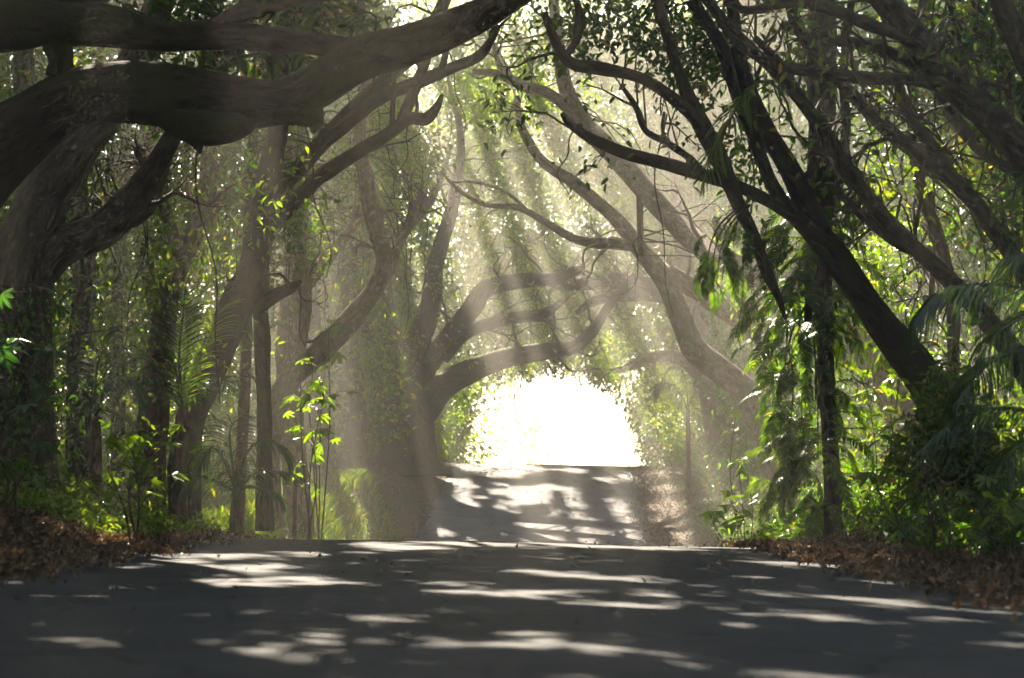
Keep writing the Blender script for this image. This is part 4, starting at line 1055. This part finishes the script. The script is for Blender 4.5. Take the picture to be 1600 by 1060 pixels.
mass('arch_backdrop', 'leafy wall of trees behind the arch, above the glare', [(450, 1300, -80, 548, 80, 94, 9000), (450, 735, 540, 735, 80, 92, 700), (1040, 1400, 540, 735, 80, 92, 900)], L_LIGHT, .36, 12, .6, 213, thr=-.3, nscale=.35)
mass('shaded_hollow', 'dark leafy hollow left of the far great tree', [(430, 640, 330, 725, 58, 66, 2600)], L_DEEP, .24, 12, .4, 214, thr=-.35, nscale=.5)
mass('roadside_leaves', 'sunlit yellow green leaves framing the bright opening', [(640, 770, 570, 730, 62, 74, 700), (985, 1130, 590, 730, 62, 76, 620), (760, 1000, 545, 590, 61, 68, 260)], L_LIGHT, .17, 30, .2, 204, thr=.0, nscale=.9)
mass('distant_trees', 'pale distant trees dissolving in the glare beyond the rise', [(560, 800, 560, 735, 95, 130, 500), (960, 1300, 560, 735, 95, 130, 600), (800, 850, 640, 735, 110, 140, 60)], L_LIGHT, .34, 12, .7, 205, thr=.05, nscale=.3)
# unseen woods added beside and behind the viewer to hold back sky light
rng = np.random.default_rng(215)
n = 7000
y = rng.uniform(-34, 34, n)
sdx = np.where(rng.random(n) < .5, -1, 1)
x = sdx * (np.maximum(.262 * y + 2.0, 5.5) + rng.uniform(0, 1, n) ** .7 * 7)
bk = rng.random(n) < .14
x = np.where(bk, rng.uniform(-7, 7, n), x); y = np.where(bk, rng.uniform(-36, -28, n), y)
z = ground_z(x, y) + rng.uniform(0, 9, n)
C = np.stack([x, y, z], -1)
C = C[~((np.abs(np.abs(x) - 6) < 2.6) & (y > 7) & (y < 17) & (z > 3.2))]
V, F = leaves(C, 10, .4, .4, rng, aspect=.55)
stuff('unseen_woods', V, F, L_CANOPY, 'thick unseen woods beside and behind the viewer, added to block sky light', 'foliage')

# canopy overhead: shades the road, just above the picture
rng = np.random.default_rng(210)
n = 34000
y = rng.uniform(-22, 88, n)
x = rng.uniform(-16, 16, n) - .1 * np.clip(y - 20, 0, 60)
low = np.maximum(5.6, 1.9 + .262 * y)
z = low + rng.uniform(0, 1, n) ** 1.3 * 4.2 + .012 * x * x * (y < 30)
C = np.stack([x, y, z], -1)
C = C[vnoise(C * .45, 77) > -.55]
thin = ((C[:, 0] > 4.5) | (C[:, 0] < -8.5 - .1 * C[:, 1])) & (C[:, 1] > 24)
C = C[~thin | (vnoise(C * .6, 78) > np.where(C[:, 0] < 0, -.15, .12))]
C = C[~((C[:, 0] > 3.0) & (C[:, 1] < 22) & (vnoise(C * .5, 79) > -.3))]
C = C[~((C[:, 0] > 2.4) & (C[:, 1] < 13))]
C = C[~((np.abs(np.abs(C[:, 0]) - 5.6) < 1.9) & (C[:, 1] > 8) & (C[:, 1] < 16))]     # sky over the palms and saplings at the edges
V, F = leaves(C, 11, .38, .36, rng, aspect=.55)
# stay clear of the view towards the bright middle
px, py = proj(V[F[:, 0]])
stuff('canopy', V, F, L_CANOPY, 'leafy canopy closing over the road, above the picture', 'canopy')

# undergrowth on both banks
def cover(name, label, regions, leaf, size, k, seed, spread=.1, height=.3, hexa=False, aspect=.45, thr=-.4, cat='undergrowth'):
    rng = np.random.default_rng(seed)
    C = []
    for (x0, x1, y0, y1, n, h) in regions:
        x = rng.uniform(x0, x1, n); y = rng.uniform(y0, y1, n)
        ok = np.abs(x - road_c(y)) > HALF + .25
        x, y = x[ok], y[ok]
        z = ground_z(x, y)
        bump = .5 + .5 * vnoise(np.stack([x * 1.3, y * 1.3, x * 0], -1), seed)
        edge = smooth(HALF + .2, HALF + 1.5, np.abs(x - road_c(y)))
        C.append(np.stack([x, y, z + rng.uniform(.02, 1, len(x)) * h * bump * edge + .04], -1))
    C = np.concatenate(C)
    C = C[vnoise(C * 1.2, seed + 1) > thr]
    V, F = leaves(C, k, spread, size, rng, hexa=hexa, aspect=aspect, squash=.6)
    return stuff(name, V, F, leaf, label, cat)
cover('undergrowth', 'mixed green undergrowth on the left bank below the trunks', [(-9, -2.9, 17.5, 24, 2200, .55), (-10, -4.4, 24, 36, 2400, .8), (-14, -5.2, 36, 56, 1800, 1.4)], L_MID, .085, 11, 301)
cover('undergrowth', 'dense leafy undergrowth covering the right bank', [(3.4, 8, 14.5, 20, 2400, .75), (3.0, 9, 20, 30, 2600, 1.0), (4.4, 12, 30, 60, 2600, 1.6)], L_DEEP, .085, 11, 302)
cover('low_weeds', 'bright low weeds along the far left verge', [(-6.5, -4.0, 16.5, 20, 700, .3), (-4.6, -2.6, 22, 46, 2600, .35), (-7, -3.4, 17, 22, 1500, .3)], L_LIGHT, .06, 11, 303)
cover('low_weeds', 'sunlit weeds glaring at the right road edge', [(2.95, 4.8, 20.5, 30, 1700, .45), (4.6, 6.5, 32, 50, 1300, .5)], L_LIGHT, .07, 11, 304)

# grass blades on the left verge beyond the rise
rng = np.random.default_rng(310)
n = 30000
x = rng.uniform(-5.6, -2.2, n); y = rng.uniform(24, 46, n)
ok = np.abs(x - road_c(y)) > HALF + .1
x, y = x[ok], y[ok]
kp = vnoise(np.stack([x * .9, y * .5, x * 0], -1), 61) > -.25
x, y = x[kp], y[kp]; n = len(x)
b = np.stack([x, y, ground_z(x, y) - .01], -1)
a = rng.uniform(0, 6.28, n); L = rng.uniform(.1, .34, n)
ln = np.stack([np.cos(a), np.sin(a), 0 * a], -1) * rng.uniform(.1, .7, n)[:, None]
sd = np.stack([-np.sin(a), np.cos(a), 0 * a], -1) * .009
up = np.array([0, 0, 1.0])
V = np.stack([b - sd, b + sd, b + (up + ln * .5) * (L * .6)[:, None] + sd * .8, b + (up * .9 + ln) * L[:, None], b + (up + ln * .5) * (L * .6)[:, None] - sd * .8], 1).reshape(-1, 3)
i = np.arange(n)[:, None] * 5
stuff('grass', V, (i + np.array([[0, 1, 2, 3, 4]])), L_GRASS, 'tufted sunlit grass on the left verge beyond the rise', 'grass')

# fallen leaves
def litter(name, label, regions, size, seed):
    rng = np.random.default_rng(seed)
    P = []
    for (x0, x1, y0, y1, n) in regions:
        x = rng.uniform(x0, x1, n); y = rng.uniform(y0, y1, n)
        a = np.abs(x - road_c(y))
        p = smooth(HALF - .55, HALF + .15, a)
        kp = rng.random(n) < p * np.where(a > HALF, 1, .6)
        x, y = x[kp], y[kp]
        zr = road_zr(y) + CZ - .017 * (x - road_c(y)) + .01
        z = np.where(np.abs(x - road_c(y)) < HALF + .05, zr, ground_z(x, y))
        P.append(np.stack([x, y, z + .012 + rng.uniform(0, .03, len(x))], -1))
    V, F = leaves(np.concatenate(P), 1, .001, size, rng, carving=False, droop=0, flat=.35, fold=.2, aspect=.5)
    return stuff(name, V, F, L_LITTER, label, 'fallen leaves')
rng = np.random.default_rng(405)
y = np.concatenate([rng.uniform(8, 22, 130), rng.uniform(42, 62, 300)]); n = len(y)
dx = rng.uniform(-1, 1, n); dx = np.sign(dx) * np.abs(dx) ** .55 * 2.7
z = road_zr(y) - .017 * dx + CZ + .014
V, F = leaves(np.stack([dx + road_c(y), y, z], -1), 1, .001, .05, rng, carving=False, droop=0, flat=.2, fold=.15, aspect=.5)
stuff('stray_leaves', V, F, L_LITTER, 'stray dry leaves scattered on the asphalt', 'fallen leaves')
litter('leaf_litter', 'brown fallen leaves heaped along the left road edge', [(-6, -2.2, 9, 20, 26000), (-7, -2, 20, 60, 18000)], .066, 401)
litter('leaf_litter', 'brown fallen leaves strewn along the right road edge', [(2.2, 6, 8, 20, 26000), (2.2, 7, 20, 62, 22000)], .066, 402)

# ------------------------------------------------------------------ the air
x0, x1, y0, y1, z0, z1 = -160, 160, -50, 310, -4.5, 32.0
V = np.array([(x, y, z) for x in (x0, x1) for y in (y0, y1) for z in (z0, z1)], float)
F = np.array([[0, 1, 3, 2], [4, 6, 7, 5], [0, 4, 5, 1], [2, 3, 7, 6], [0, 2, 6, 4], [1, 5, 7, 3]])
m = bpy.data.materials.new('haze'); m.use_nodes = True
t = m.node_tree; t.nodes.remove(t.nodes['Principled BSDF'])
pv = t.nodes.new('ShaderNodeVolumePrincipled')
pv.inputs['Color'].default_value = (1.0, .95, .86, 1)
pv.inputs['Density'].default_value = HAZE_DENSITY
pv.inputs['Anisotropy'].default_value = HAZE_G
t.links.new(pv.outputs[0], t.nodes['Material Output'].inputs['Volume'])
o = link('haze', make_mesh('haze', V, F, m)); o['kind'] = 'stuff'; o['label'] = 'pale sunlit haze filling the tunnel of trees'; o['category'] = 'haze'
